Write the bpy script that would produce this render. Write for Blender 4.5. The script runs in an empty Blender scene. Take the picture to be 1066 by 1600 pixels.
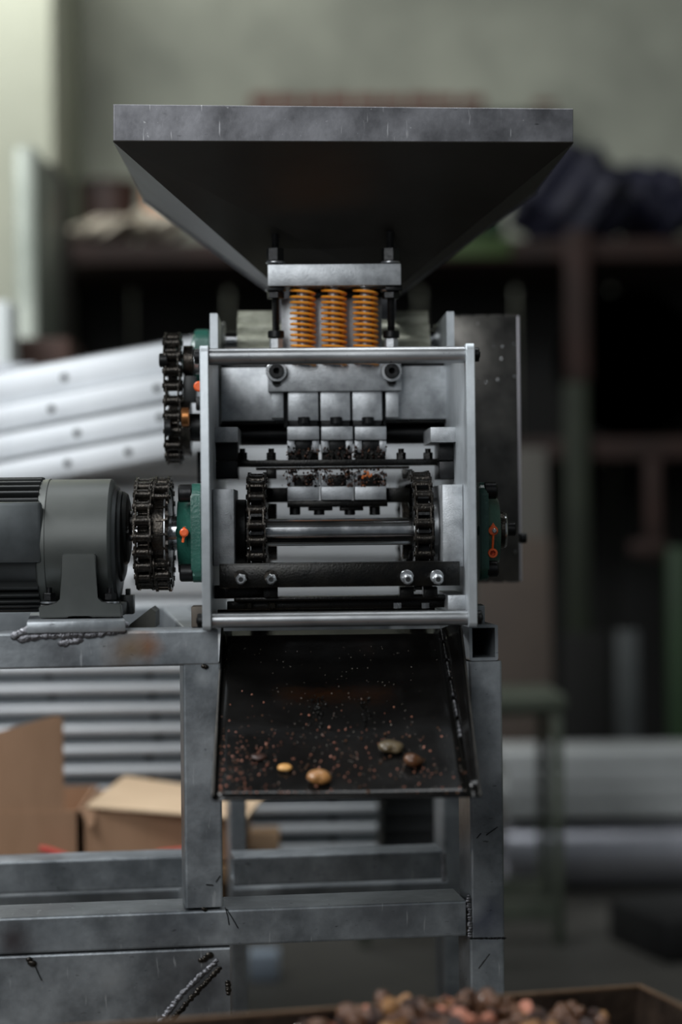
import bpy, bmesh, math, random
from mathutils import Vector, Matrix, Euler
random.seed(7)
C = bpy.context.scene.collection
PI = math.pi
# ------------------------------------------------------------ camera
F = 3111.0; CAMD = 1.556; CAMZ = 0.70
cam_d = bpy.data.cameras.new('camera'); cam = bpy.data.objects.new('camera', cam_d); C.objects.link(cam)
cam_d.sensor_fit = 'VERTICAL'; cam_d.sensor_height = 36; cam_d.sensor_width = 24
cam_d.lens = F * 36 / 1600
YAW = math.radians(1.3); ROLL = math.radians(-0.6)
RM = Matrix.Rotation(-YAW, 3, 'Z') @ Euler((PI/2, 0, 0)).to_matrix() @ Matrix.Rotation(ROLL, 3, 'Z')
cam.location = (0, -CAMD, CAMZ); cam.rotation_euler = RM.to_euler()
cam_d.dof.use_dof = True; cam_d.dof.focus_distance = 1.63; cam_d.dof.aperture_fstop = 2.5
cam_d.clip_start = 0.05
bpy.context.scene.camera = cam
CL = Vector((0, -CAMD, CAMZ))
# ------------------------------------------------------------ world, lights, exposure
W = bpy.data.worlds.new('world'); bpy.context.scene.world = W; W.use_nodes = True
bg = W.node_tree.nodes['Background']; bg.inputs[0].default_value = (0.80, 0.90, 1.0, 1); bg.inputs[1].default_value = 0.11
def area(name, loc, target, sx, sy, power, col=(1, 1, 1)):
    d = bpy.data.lights.new(name, 'AREA'); d.shape = 'RECTANGLE'; d.size = sx; d.size_y = sy; d.energy = power; d.color = col
    o = bpy.data.objects.new(name, d); C.objects.link(o); o.location = loc
    o.rotation_euler = (Vector(target) - Vector(loc)).to_track_quat('-Z', 'Y').to_euler(); return o
area('front_fill', (-1.0, -2.2, 1.9), (0.0, 0.3, 0.6), 1.6, 1.6, 48, (0.95, 0.98, 1.0))  # unseen panel added as front fill, on the side of a presumed door
area('wall_fill', (-0.75, 2.7, 2.75), (-0.7, 3.9, 1.6), 0.7, 0.7, 24, (1.0, 1.0, 0.96))  # unseen panel added inside the hall to brighten the left of the wall
area('skylight', (0.1, 0.75, 2.9), (0.0, 0.6, 0.5), 1.4, 1.0, 24, (0.93, 0.97, 1.0))
area('pile_skylight', (-1.2, 0.1, 2.2), (-0.35, 0.95, 0.8), 0.9, 0.6, 40, (0.95, 0.98, 1.0))
V = bpy.context.scene.view_settings
V.view_transform = 'Standard'; V.look = 'None'; V.gamma = 1; V.exposure = 0.0; V.use_curve_mapping = False
# ------------------------------------------------------------ pixel frames
def ray(x, y):
    return RM @ Vector(((x - 533) / F, (800 - y) / F, -1))
class Fr:
    """a ground-plan frame: origin, yaw; at() gives local (u, z) of a pixel on the plane v"""
    def __init__(s, X0=0, Y0=0, th=0):
        s.o = Vector((X0, Y0, 0)); s.th = math.radians(th)
        s.u = Vector((math.cos(s.th), math.sin(s.th), 0)); s.v = Vector((-math.sin(s.th), math.cos(s.th), 0))
    def p(s, x, y, v):
        r = ray(x, y); base = s.o + s.v * v
        t = (base - CL).dot(s.v) / r.dot(s.v)
        w = CL + r * t
        return Vector(((w - s.o).dot(s.u), v, w.z))
    def sc(s, x, y, v):
        a = s.p(x - .5, y, v); b = s.p(x + .5, y, v); return (b - a).length
M0 = Fr()
# ------------------------------------------------------------ materials
def nd(nt, t, **k):
    n = nt.nodes.new(t)
    for a, b in k.items(): setattr(n, a, b)
    return n
def rgb(h):
    if isinstance(h, str):
        c = [int(h[i:i+2], 16) / 255 for i in (0, 2, 4)]
        return tuple(((v + .055) / 1.055) ** 2.4 if v > .04045 else v / 12.92 for v in c) + (1,)
    return tuple(h) + (1,)
MATS = {}
def mat(name, c1, c2=None, scale=12, rough=.5, metal=0., bump=0., bscale=60, stretch=(1, 1, 1), rvar=.12,
        scratch=None, scol='c8c8c8', stains=(), contrast=(.35, .65), spec=.5, trans=0, coat=0):
    if name in MATS: return MATS[name]
    m = bpy.data.materials.new(name); m.use_nodes = True; nt = m.node_tree; L = nt.links
    b = nt.nodes['Principled BSDF']; b.inputs['Metallic'].default_value = metal
    b.inputs['Specular IOR Level'].default_value = spec; b.inputs['Coat Weight'].default_value = coat
    tc = nd(nt, 'ShaderNodeTexCoord'); mp = nd(nt, 'ShaderNodeMapping'); mp.inputs['Scale'].default_value = stretch
    L.new(tc.outputs['Object'], mp.inputs['Vector'])
    n = nd(nt, 'ShaderNodeTexNoise'); n.inputs['Scale'].default_value = scale; n.inputs['Detail'].default_value = 6; n.inputs['Roughness'].default_value = .62
    L.new(mp.outputs[0], n.inputs['Vector'])
    mr = nd(nt, 'ShaderNodeMapRange'); mr.inputs[1].default_value = contrast[0]; mr.inputs[2].default_value = contrast[1]
    L.new(n.outputs[0], mr.inputs[0])
    mx = nd(nt, 'ShaderNodeMix', data_type='RGBA'); mx.inputs['A'].default_value = rgb(c1); mx.inputs['B'].default_value = rgb(c2 or c1)
    L.new(mr.outputs[0], mx.inputs['Factor']); col = mx.outputs['Result']
    for (pt, rad, sc_, st) in stains:
        vm = nd(nt, 'ShaderNodeVectorMath', operation='DISTANCE'); vm.inputs[1].default_value = pt
        ad = nd(nt, 'ShaderNodeMix', data_type='VECTOR'); ad.inputs['Factor'].default_value = .5
        nz = nd(nt, 'ShaderNodeTexNoise'); nz.inputs['Scale'].default_value = 40
        L.new(tc.outputs['Object'], nz.inputs['Vector'])
        L.new(tc.outputs['Object'], vm.inputs[0])
        m2 = nd(nt, 'ShaderNodeMath', operation='MULTIPLY_ADD'); m2.inputs[1].default_value = rad * 1.1; L.new(nz.outputs[0], m2.inputs[0]); L.new(vm.outputs['Value'], m2.inputs[2])
        m3 = nd(nt, 'ShaderNodeMapRange'); m3.inputs[1].default_value = rad * 1.65; m3.inputs[2].default_value = rad * .65; m3.inputs[3].default_value = 0; m3.inputs[4].default_value = st
        L.new(m2.outputs[0], m3.inputs[0])
        x2 = nd(nt, 'ShaderNodeMix', data_type='RGBA'); x2.inputs['B'].default_value = rgb(sc_)
        L.new(m3.outputs[0], x2.inputs['Factor']); L.new(col, x2.inputs['A']); col = x2.outputs['Result']
    if scratch:
        for k, (sx, rot, thr) in enumerate(scratch):
            q = nd(nt, 'ShaderNodeMapping'); q.inputs['Scale'].default_value = sx; q.inputs['Rotation'].default_value = (0, rot, 0)
            L.new(tc.outputs['Object'], q.inputs['Vector'])
            z = nd(nt, 'ShaderNodeTexNoise'); z.inputs['Scale'].default_value = 1; z.inputs['Detail'].default_value = 3; L.new(q.outputs[0], z.inputs['Vector'])
            r = nd(nt, 'ShaderNodeMapRange'); r.inputs[1].default_value = thr; r.inputs[2].default_value = thr + .06; r.inputs[4].default_value = .7
            L.new(z.outputs[0], r.inputs[0])
            x2 = nd(nt, 'ShaderNodeMix', data_type='RGBA'); x2.inputs['B'].default_value = rgb(scol if k % 2 == 0 else '202020')
            L.new(r.outputs[0], x2.inputs['Factor']); L.new(col, x2.inputs['A']); col = x2.outputs['Result']
    L.new(col, b.inputs['Base Color'])
    rr = nd(nt, 'ShaderNodeMapRange'); rr.inputs[3].default_value = max(.03, rough - rvar); rr.inputs[4].default_value = min(1, rough + rvar)
    L.new(n.outputs[0], rr.inputs[0]); L.new(rr.outputs[0], b.inputs['Roughness'])
    if bump:
        n2 = nd(nt, 'ShaderNodeTexNoise'); n2.inputs['Scale'].default_value = bscale; n2.inputs['Detail'].default_value = 5
        L.new(mp.outputs[0], n2.inputs['Vector'])
        bp = nd(nt, 'ShaderNodeBump'); bp.inputs['Strength'].default_value = bump; bp.inputs['Distance'].default_value = .002
        L.new(n2.outputs[0], bp.inputs['Height']); L.new(bp.outputs[0], b.inputs['Normal'])
    MATS[name] = m; return m
SCR = [((60, 60, 500), .6, .69), ((500, 60, 50), .2, .71)]
steel = mat('ground_steel', '8d9093', 'b9bcbf', 60, .42, .6, .15, 900, rvar=.05, scratch=[((70, 60, 1100), .6, .68), ((800, 60, 60), .5, .70)], scol='d8dadc')
plate_m = mat('zinc_plate', 'b4babe', 'cdd3d7', 25, .42, .55, .04, 200, scratch=[((400, 60, 80), .1, .73), ((300, 90, 90), 1, .72)])
bar_m = mat('bar_steel', '8e9092', 'c2c4c6', 30, .33, .85, .04, 200, stretch=(.3, 1, 1), scratch=[((500, 60, 500), .2, .73), ((300, 90, 300), 1, .70)])
polish = mat('polished_shaft', '9c9ea0', 'c4c6c8', 40, .16, 1, 0)
black = mat('black_oxide', '0c0c0d', '191a1b', 60, .38, .5, .15, 250)
oily = mat('oily_black', '080808', '16140f', 80, .28, .55, .12, 700, rvar=.05, spec=.6)
chain_m = mat('greasy_chain', '2a2826', '46413b', 120, .27, .85, .2, 500)
green = mat('green_paint', '1d4a40', '28594d', 60, .33, 0, .2, 400, rvar=.06, scratch=[((120, 120, 90), 0, .70)], scol='9fc4b8', coat=.3)
orange = mat('orange_spring', 'f0992e', 'f8a83c', 40, .28, 0, 0, coat=.3)
orange_p = mat('orange_plastic', 'd9541c', 'e2622a', 40, .45)
silver = mat('silver_washer', 'a8aaac', 'c0c2c4', 40, .28, .9)
hop_m = mat('hopper_steel', '5d5d60', '8a8a8e', 22, .42, .7, .10, 90, stretch=(1, 1, 1), scratch=[((300, 60, 30), .15, .67), ((60, 60, 200), .3, .70), ((200, 200, 200), .3, .70)], scol='c4c4c6')
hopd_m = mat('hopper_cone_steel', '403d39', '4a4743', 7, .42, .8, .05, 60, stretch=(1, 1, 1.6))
sheet_m = mat('guard_sheet', '4c4a48', '75726d', 22, .34, .85, .12, 60, scratch=[((200, 50, 90), .4, .72)])
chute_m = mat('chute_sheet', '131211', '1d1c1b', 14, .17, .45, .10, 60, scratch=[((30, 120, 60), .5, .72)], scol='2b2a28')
cream = mat('cream_roller', '8f9182', 'b0b1a2', 50, .6, 0, .6, 120)
motor_m = mat('motor_paint', '3b3e3c', '484b48', 12, .42, .25, .05, 90)
dark_motor = mat('motor_dark', '222424', '2c2e2e', 14, .42, .3, .05, 90)
label_m = mat('motor_plate', '484c4d', '54585a', 30, .35, .6)
weld_m = mat('weld_metal', '6a6a6e', '9b9ba0', 200, .35, .9, .6, 500)
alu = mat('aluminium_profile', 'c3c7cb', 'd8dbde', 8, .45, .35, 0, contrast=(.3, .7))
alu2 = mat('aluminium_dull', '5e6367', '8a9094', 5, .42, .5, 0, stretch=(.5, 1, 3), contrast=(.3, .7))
hole_m = mat('hole_dark', '1a1b1c', '222324', 8, .8)
cardb = mat('cardboard', '97755a', 'a48166', 6, .85, 0, .1, 50, stretch=(6, 1, 1))
cardl = mat('cardboard_inner', 'c4a98a', 'd0b697', 6, .85, 0, .1, 50)
red_p = mat('red_plastic', 'b5443c', 'c9574c', 9, .4)
rust = mat('rusty_steel', '2c160e', '1e110b', 8, .75, .1, .2, 60)
dgreen = mat('dark_green_paint', '18210c', '111809', 6, .7)
tgreen = mat('trestle_green', '3f463b', '565b50', 12, .6, .2, .2, 80)
tray_m = mat('tray_steel', '241c17', '40342b', 30, .42, .7, .4, 120, scratch=[((200, 90, 90), .2, .70)], scol='8a7460')
sack = mat('sack_cloth', 'aaa292', 'c4bbab', 12, .9, 0, .5, 30)
navy = mat('navy_tarp', '0e0f20', '15162c', 7, .7, 0, .5, 20)
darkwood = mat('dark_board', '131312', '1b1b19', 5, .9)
grey_b = mat('grey_board', '45433e', '54514b', 4, .8, 0, stretch=(3, 1, .5))
brick_m = mat('brick_red', '4c1f18', '5c2820', 15, .9, 0, .4, 60)
wall_m = mat('wall_plaster', '70736a', 'a2a598', 2.0, .9, 0, .2, 20, contrast=(.3, .68))
pil_m = mat('pillar_plaster', 'aeb1a0', 'bfc2b1', 1.6, .9, 0, .2, 20)
floor_m = mat('floor_concrete', '34332f', '4b4945', 2.2, .6, 0, .2, 18, contrast=(.25, .75))
ceil_m = mat('ceiling_panel', '4a4a48', '525250', 2, .9)
nutA = mat('nut_tan', '8f6238', 'b9864e', 90, .42, 0, .6, 150, coat=.3)
nutB = mat('nut_brown', '472b18', '6b4427', 60, .38, 0, .4, 150, coat=.3)
nutC = mat('nut_pink', 'a0604a', 'bd8068', 70, .5, 0, .3, 150)
nutD = mat('nut_dark', '2a1710', '3d241a', 70, .4, 0, .5, 150)
# ------------------------------------------------------------ mesh builders
def AX(a): return {'X': Vector((1, 0, 0)), 'Y': Vector((0, 1, 0)), 'Z': Vector((0, 0, 1))}[a] if isinstance(a, str) else Vector(a).normalized()
def bx(bm, c, s, rot=None, bev=0):
    vs = []
    m = Matrix.Translation(Vector(c)) @ (rot.to_4x4() if rot else Matrix.Identity(4)) @ Matrix.Diagonal((s[0], s[1], s[2], 1))
    r = bmesh.ops.create_cube(bm, size=1, matrix=m)
    if bev:
        es = list({e for v in r['verts'] for e in v.link_edges})
        bmesh.ops.bevel(bm, geom=es, offset=bev, segments=2, affect='EDGES', profile=.5)
    return bm
def basis(a):
    a = AX(a); h = Vector((0, 0, 1)) if abs(a.z) < .9 else Vector((1, 0, 0))
    p = a.cross(h).normalized(); q = a.cross(p).normalized(); return a, p, q
def lathe(bm, c, axis, prof, seg=24, closed=False, ph=0, rf=None):
    """prof: list of (axial offset, radius); closed: ring profile"""
    a, p, q = basis(axis); c = Vector(c); rings = []
    for (h, r) in prof:
        if r < 1e-6: rings.append([bm.verts.new(c + a * h)])
        else:
            rings.append([bm.verts.new(c + a * h + (p * math.cos(t) + q * math.sin(t)) * (r * (rf(t) if rf else 1))) for t in [ph + 2 * PI * i / seg for i in range(seg)]])
    n = len(rings); rng = range(n if closed else n - 1)
    for i in rng:
        A, Bq = rings[i], rings[(i + 1) % n]
        for j in range(seg):
            k = (j + 1) % seg
            f = [A[j % len(A)], A[k % len(A)], Bq[k % len(Bq)], Bq[j % len(Bq)]]
            g = []
            for v in f:
                if v not in g: g.append(v)
            if len(g) > 2: bm.faces.new(g)
    if not closed:
        for R in (rings[0], rings[-1]):
            if len(R) > 2: bm.faces.new(R)
    return bm
def cyl(bm, c, axis, r, L, seg=24, bev=0, ph=0):
    if bev: pr = [(-L/2, r - bev), (-L/2 + bev, r), (L/2 - bev, r), (L/2, r - bev)]
    else: pr = [(-L/2, r), (L/2, r)]
    return lathe(bm, c, axis, pr, seg, ph=ph)
def ring(bm, c, axis, ri, ro, L, seg=28, bev=0):
    b = bev or min(L, ro - ri) * .15
    return lathe(bm, c, axis, [(-L/2, ri), (-L/2, ro - b), (-L/2 + b, ro), (L/2 - b, ro), (L/2, ro - b), (L/2, ri)], seg, closed=True)
def prism(bm, pts, a, d):
    """pts: 3D outline, extruded by vector d"""
    A = [bm.verts.new(Vector(p)) for p in pts]; Bq = [bm.verts.new(Vector(p) + Vector(d)) for p in pts]
    bm.faces.new(A); bm.faces.new(Bq[::-1]); n = len(A)
    for i in range(n): bm.faces.new([A[i], Bq[i], Bq[(i + 1) % n], A[(i + 1) % n]])
    return bm
def sweep(bm, path, w, h, up=(0, 0, 1), seg=8, radial=None):
    """elliptical section swept along path; w along side, h along up"""
    rings = []; n = len(path); up = Vector(up)
    for i, p in enumerate(path):
        t = (Vector(path[min(i + 1, n - 1)]) - Vector(path[max(i - 1, 0)])).normalized()
        s = t.cross(up).normalized(); u = s.cross(t).normalized()
        rings.append([bm.verts.new(Vector(p) + s * w * math.cos(a) + u * h * math.sin(a)) for a in [2 * PI * k / seg for k in range(seg)]])
    for i in range(n - 1):
        for j in range(seg):
            k = (j + 1) % seg; bm.faces.new([rings[i][j], rings[i][k], rings[i + 1][k], rings[i + 1][j]])
    bm.faces.new(rings[0]); bm.faces.new(rings[-1][::-1]); return bm
def blob(bm, c, s, rot=None, sub=2, jit=.1, rnd=random):
    m = Matrix.Translation(Vector(c)) @ (rot.to_4x4() if rot else Matrix.Identity(4)) @ Matrix.Diagonal((s[0], s[1], s[2], 1))
    r = bmesh.ops.create_icosphere(bm, subdivisions=sub, radius=1)
    for v in r['verts']: v.co = v.co * (1 + rnd.uniform(-jit, jit)); v.co = m @ v.co
    return bm
# ------------------------------------------------------------ objects
def obj(name, bm, m, parent=None, smooth=True, label=None, loc=None, kind=None, off=None):
    bmesh.ops.recalc_face_normals(bm, faces=bm.faces)
    if off is not None: bmesh.ops.translate(bm, verts=bm.verts, vec=-Vector(off))
    me = bpy.data.meshes.new(name); bm.to_mesh(me); bm.free(); me.materials.append(m)
    if smooth:
        me.shade_smooth()
        try: me.set_sharp_from_angle(angle=math.radians(32))
        except Exception: pass
    o = bpy.data.objects.new(name, me); C.objects.link(o)
    if parent: o.parent = parent
    if off is not None: o.location = off
    if loc is not None: o.location = loc
    if label: o['label'] = label
    if kind: o['kind'] = kind
    return o
def tag(o, label, cat, group=None, kind=None):
    o['label'] = label; o['category'] = cat
    if group: o['group'] = group
    if kind: o['kind'] = kind
    return o
def thing(name, label, cat, fr=M0, group=None):
    o = bpy.data.objects.new(name, None); C.objects.link(o); o.empty_display_size = .02
    o.location = fr.o; o.rotation_euler = (0, 0, fr.th); return tag(o, label, cat, group)
def dup(o, loc, rot=None, parent='same'):
    c = o.copy(); C.objects.link(c); c.location = loc
    if rot is not None: c.rotation_euler = rot
    if parent != 'same': c.parent = parent
    return c
N = bmesh.new
# pixel box: front face at v, depth d
def pb(bm, fr, x0, y0, x1, y1, v, d, bev=.0006):
    cx, cy = (x0 + x1) / 2, (y0 + y1) / 2
    c = fr.p(cx, cy, v); s = fr.sc(cx, cy, v)
    return bx(bm, (c.x, v + d / 2, c.z), (abs(x1 - x0) * s, d, abs(y1 - y0) * s), None, bev)
# horizontal/vertical box tube seen in pixels with hollow open ends
def part(name, m, parent, fn, *a, label=None, smooth=True, kind=None):
    bm = N(); fn(bm, *a); return obj(name, bm, m, parent, smooth, label, kind=kind)
# ============================================================ SETTING
def struct(name, bm, m): o = obj(name, bm, m); o['kind'] = 'structure'; return o
BY = 3.9
bm = N(); bx(bm, (0, .9, -.05), (8, 7.2, .1)); struct('floor', bm, floor_m)
bm = N(); bx(bm, (0, BY + .1, 1.7), (8, .2, 3.4)); struct('wall_back', bm, wall_m)
bm = N(); bx(bm, (3.0, .9, 1.7), (.2, 7.2, 3.4)); struct('wall_right', bm, wall_m)
bm = N(); bx(bm, (0, .9, 3.45), (8, 7.2, .1)); struct('ceiling', bm, ceil_m)
# pillar at left, standing proud of the wall
a = M0.p(84, 300, 3.2); bm = N(); bx(bm, (a.x - .7, 3.2 + .34, 1.7), (1.4, .68, 3.4), None, .01); struct('wall_left', bm, pil_m)
a = M0.p(96, 300, BY - .06); bm = N(); cyl(bm, (a.x, BY - .07, 1.7), 'Z', .028, 3.4, 16); struct('trim_1', bm, darkwood)
# ============================================================ HOPPER
HT = Fr(.03, .1, 0)
hop = thing('feed_hopper', 'wide steel sheet feed hopper with a funnel body on top of the cracking machine', 'hopper')
def P3(x, y, Y): return M0.p(x, y, Y)
zt_l = P3(177, 163, .07); zt_r = P3(896, 170, .10); zb_l = P3(177, 220, .07); zb_r = P3(896, 222, .10)
bl = P3(226, 322, .37); br = P3(838, 286, .33)
zb = (bl.z + br.z) / 2; bl.z = br.z = zb
tb = zb + (zt_l.z - zb_l.z)
thf_l = P3(432, 446, .25); thf_r = P3(618, 452, .25)
thb_l = Vector((thf_l.x, .33, thf_l.z)); thb_r = Vector((thf_r.x, .33, thf_r.z))
def sheet(name, pts, m, parent, t=.0012, label=None, bulge=None):
    bm = N(); f = bm.faces.new([bm.verts.new(Vector(p)) for p in pts]); o = obj(name, bm, m, parent, False, label)
    s = o.modifiers.new('thickness', 'SOLIDIFY'); s.thickness = t; s.offset = 0
    return o
def lip(name, A, Bq, At, Bt):
    d = (Vector(Bq) - Vector(A)); n = Vector((d.y, -d.x, 0)).normalized() * .0015
    bm = N(); prism(bm, [A, Bq, Bt, At], None, n * -1)
    es = [e for e in bm.edges]; bmesh.ops.bevel(bm, geom=es, offset=.0004, segments=1, affect='EDGES')
    return obj(name, bm, hop_m, hop)
blt = bl.copy(); blt.z = tb; brt = br.copy(); brt.z = tb
lip('front_lip', zb_l, zb_r, zt_l, zt_r); lip('side_lip', zb_r, br, zt_r, brt)
lip('back_lip', br, bl, brt, blt); lip('side_lip', bl, zb_l, blt, zt_l)
sheet('front_panel', [zb_l, zb_r, thf_r, thf_l], hopd_m, hop)
sheet('side_panel', [zb_r, br, thb_r, thf_r], hopd_m, hop); sheet('side_panel', [bl, zb_l, thf_l, thb_l], hopd_m, hop)
sheet('back_panel', [br, bl, thb_l, thb_r], hopd_m, hop)
lo = P3(520, 500, .25).z
q = [Vector((p.x, p.y, lo)) for p in (thf_l, thf_r, thb_r, thb_l)]
T4 = [thf_l, thf_r, thb_r, thb_l]
bm = N(); vv = [bm.verts.new(p) for p in T4]; ww = [bm.verts.new(p) for p in q]
for i in range(4): bm.faces.new([vv[i], vv[(i+1) % 4], ww[(i+1) % 4], ww[i]])
o = obj('throat', bm, hop_m, hop, False); s = o.modifiers.new('thickness', 'SOLIDIFY'); s.thickness = .001
# rolled lower seam of the side panels (folded edge, catches light)
bm = N(); sweep(bm, [bl.lerp(thb_l, k / 12) + Vector((0, -.002, -.001)) for k in range(13)], .0022, .0022); obj('folded_seam', bm, hop_m, hop)
bm = N(); sweep(bm, [br.lerp(thb_r, k / 12) + Vector((0, -.002, -.001)) for k in range(13)], .0022, .0022); obj('folded_seam', bm, hop_m, hop)
# ============================================================ MACHINE
mac = thing('cracking_machine', 'steel nut cracking machine head with chains, three orange springs and silver side plates', 'machine')
SZ = .605                                     # top of the stand beams
S0 = 1 / F
def S(Y): return (CAMD + Y) / F
# --- side plates, stepped profile, bottom corner rounded
XLo = M0.p(315, 760, 0).x; XLi = M0.p(328.5, 760, 0).x; XRi = M0.p(729, 760, 0).x; XRo = M0.p(742.5, 760, 0).x
z540 = M0.p(322, 541, 0).z; z490 = M0.p(337, 490, .19).z; zbot = M0.p(322, 984, 0).z
def side_plate(x0, x1):
    r = .008; y0 = -.010; y1 = .36
    pts = [(y0 + r * .3, zbot), (y0, zbot + r * .4), (y0, z540 - r * .6), (y0 + r * .5, z540), (.186, z540), (.186, z490), (y1, z490), (y1, zbot)]
    bm = N(); prism(bm, [(x0, y, z) for y, z in pts], None, (x1 - x0, 0, 0))
    bmesh.ops.bevel(bm, geom=list(bm.edges), offset=.0005, segments=1, affect='EDGES')
    return obj('side_plate', bm, plate_m, mac)
side_plate(XLo, XLi); side_plate(XRi, XRo)
def tie(y, r):
    a = M0.p(530, y, 0)
    bm = N(); cyl(bm, ((XLi + XRi) / 2, 0.002, a.z), 'X', r, XRi - XLi, 32, .0004); b = obj('tie_bar', bm, bar_m, mac)
    for X, s in ((XLo, -1), (XRo, 1)):
        bm = N(); cyl(bm, (X + s * .0022, 0.002, a.z), 'X', .0056, .0044, 20, .0006); cyl(bm, (X + s * .0047, .002, a.z), 'X', .0026, .001, 6)
        obj('end_bolt', bm, black, b)
tie(555.5, 13.2 * .0005); tie(967.5, 11.8 * .0005)
# --- cross beam behind the clamp
part('cross_beam', steel, mac, pb, M0, 346, 573, 699, 656, .20, .05, label='ground light grey steel cross beam')
part('top_rail', black, mac, pb, M0, 346, 566, 699, 573, .215, .02)
# --- clamp plates
part('clamp_plate', steel, mac, pb, M0, 418.5, 412.5, 627, 446, .165, .040, label='upper clamp plate over the springs')
part('clamp_plate', steel, mac, pb, M0, 418.5, 548, 627, 611, .183, .0165, label='lower clamp plate under the front tie bar')
part('spring_back_plate', steel, mac, pb, M0, 440, 466, 597, 600, .1965, .0034)
bm = N()
for x in (418, 603): pb(bm, M0, x, 446, x + 26, 454, .17, .03)
pb(bm, M0, 452, 446, 600, 465, .196, .008); obj('spacer', bm, black, mac)
# --- studs with nuts
STY = .180
def stud(x):
    s = S(STY); zt = M0.p(x, 362, STY).z; zbm = M0.p(x, 600, STY).z; X = M0.p(x, 480, STY).x
    prof = [(zt - .0, .0045)]; z = zt; i = 0
    pr = []
    while z > zbm: pr.append((z, 6.4 * s if i % 2 == 0 else 5.3 * s)); z -= .0009; i += 1
    bm = N(); lathe(bm, (X, STY, 0), 'Z', pr, 14); st = obj('threaded_stud', bm, black, mac)
    def nut(y0, y1, w, hexa=True, m=black, nm='nut'):
        a = M0.p(x, (y0 + y1) / 2, STY).z; h = (y1 - y0) * s; bm = N()
        if hexa: cyl(bm, (X, STY, a), 'Z', w * s / 2, h, 6, .0006, ph=.25)
        else: cyl(bm, (X, STY, a), 'Z', w * s / 2, h, 26, .0006)
        return obj(nm, bm, m, st)
    nut(388, 408.5, 28); nut(408.8, 412, 30, False, silver, 'washer')
    nut(452, 456, 33, False, silver, 'washer'); nut(456.5, 467, 28, m=black)
    nut(517, 528, 26, False); nut(529, 548, 22, m=steel, nm='sleeve')
    # socket bolt facing the viewer
    for (cy) in (580,):
        a = M0.p(x + 1, cy, .178)
        bm = N(); ring(bm, (a.x, .179, a.z), 'Y', 11 * s, 16.5 * s, .006); ob = obj('collar', bm, silver, mac)
        bm = N(); ring(bm, (a.x, .177, a.z), 'Y', 5.0 * s, 11.8 * s, .010, 28); obj('socket_bolt', bm, black, ob)
        bm = N(); cyl(bm, (a.x, .1795, a.z), 'Y', 5.4 * s, .004, 6); obj('hex_recess', bm, hole_m, ob)
    a = M0.p(x + 1, 597, .182); bm = N(); cyl(bm, (a.x, .1825, a.z), 'Y', 7 * s, .004, 16); obj('slot_bolt', bm, black, mac)
stud(431); stud(611)
# --- die springs
def spring(x):
    s = S(STY); X = M0.p(x, 500, STY).x; z1 = M0.p(x, 449, STY).z; z0 = M0.p(x, 570, STY).z
    turns = 14.3; n = int(turns * 26); R = 16.8 * s; path = []
    for i in range(n + 1):
        t = i / n; zz = z1 - .0012 - (z1 - z0) * t
        k = min(1, t * turns / 1.0); zz += .0018 * (1 - k)
        ang = 2 * PI * turns * t
        path.append((X + R * math.cos(ang), STY + R * math.sin(ang), zz))
    bm = N(); sweep(bm, path, 4.2 * s, 2.35 * s, seg=8); sp = obj('coil_spring', bm, orange, mac, label='orange flat-wire compression spring')
    bm = N(); lathe(bm, (X, STY, z1), 'Z', [(.001, 17 * s), (.0024, 19.5 * s), (.0006, 20.3 * s), (-.0006, 20.3 * s), (-.001, 12 * s)], 32); obj('spring_cap', bm, silver, sp)
    bm = N(); cyl(bm, (X, STY, (z0 + z1) / 2), 'Z', 9 * s, z1 - z0, 20); obj('guide_pin', bm, steel, sp)
for x in (473.5, 522, 571.5): spring(x)
# --- pistons (three) with upper and lower jaws
for k, (x0, x1) in enumerate(((450.5, 497.5), (501, 547.5), (551, 597))):
    part('ram_bar', steel, mac, pb, M0, x0, 611, x1, 657, .187, .016, label=None)
    bm = N(); pb(bm, M0, x0 + 1, 654, x1 - 1, 667, .189, .012)
    a = M0.p((x0 + x1) / 2 + 1, 657, .186); cyl(bm, (a.x, .186, a.z), 'Z', 9.5 * S(.186), .006, 16, .0005)
    obj('ram_bolt', bm, black, mac)
for k, (x0, x1) in enumerate(((449, 499), (502, 551.5), (554.5, 604))):
    m_ = (x0 + x1) / 2
    bm = N(); pb(bm, M0, x0, 666.5, x1, 687.5, .165, .035, .0008); u = obj('upper_jaw', bm, steel, mac)
    bm = N(); pb(bm, M0, x0, 688, x0 + 11, 707, .168, .03); pb(bm, M0, x1 - 11, 688, x1, 707, .168, .03); obj('jaw_ear', bm, steel, u)
    bm = N(); pb(bm, M0, x0 + 12, 688, x1 - 12, 703, .170, .03); obj('jaw_insert', bm, black, u)
    # oily V toothed knife under it
    bm = N(); s = S(.168)
    for dx in (-9, 9, 0):
        a = M0.p(m_ + dx, 703, .168); w = 6 * s
        prism(bm, [(a.x - w, .166, a.z), (a.x + w, .166, a.z), (a.x, .166, a.z - 18 * s)], None, (0, .02, 0))
    pb(bm, M0, x0 + 1, 705, x1 - 1, 721, .178, .02); obj('cracking_tooth', bm, oily, u)
    bm = N(); pb(bm, M0, x0, 760, x1, 781, .150, .045, .0008); l = obj('lower_jaw', bm, steel, mac)
    bm = N(); pb(bm, M0, x0, 737, x0 + 10, 759.5, .153, .04); pb(bm, M0, x1 - 10, 737, x1, 759.5, .153, .04)
    a = M0.p(x0 + 10, 759.5, .153); b = M0.p(x0 + 10, 745, .153); c = M0.p(x0 + 16, 759.5, .153)
    obj('jaw_ear', bm, steel, l)
    bm = N(); pb(bm, M0, x0 + 10.5, 742, x1 - 10.5, 759.5, .155, .04); obj('jaw_insert', bm, oily, l)
for x0, x1, y1 in ((424, 443, 653), (603, 623, 652)): part('guide_block', steel, mac, pb, M0, x0, 611, x1, y1, .189, .012, .0006)
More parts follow.
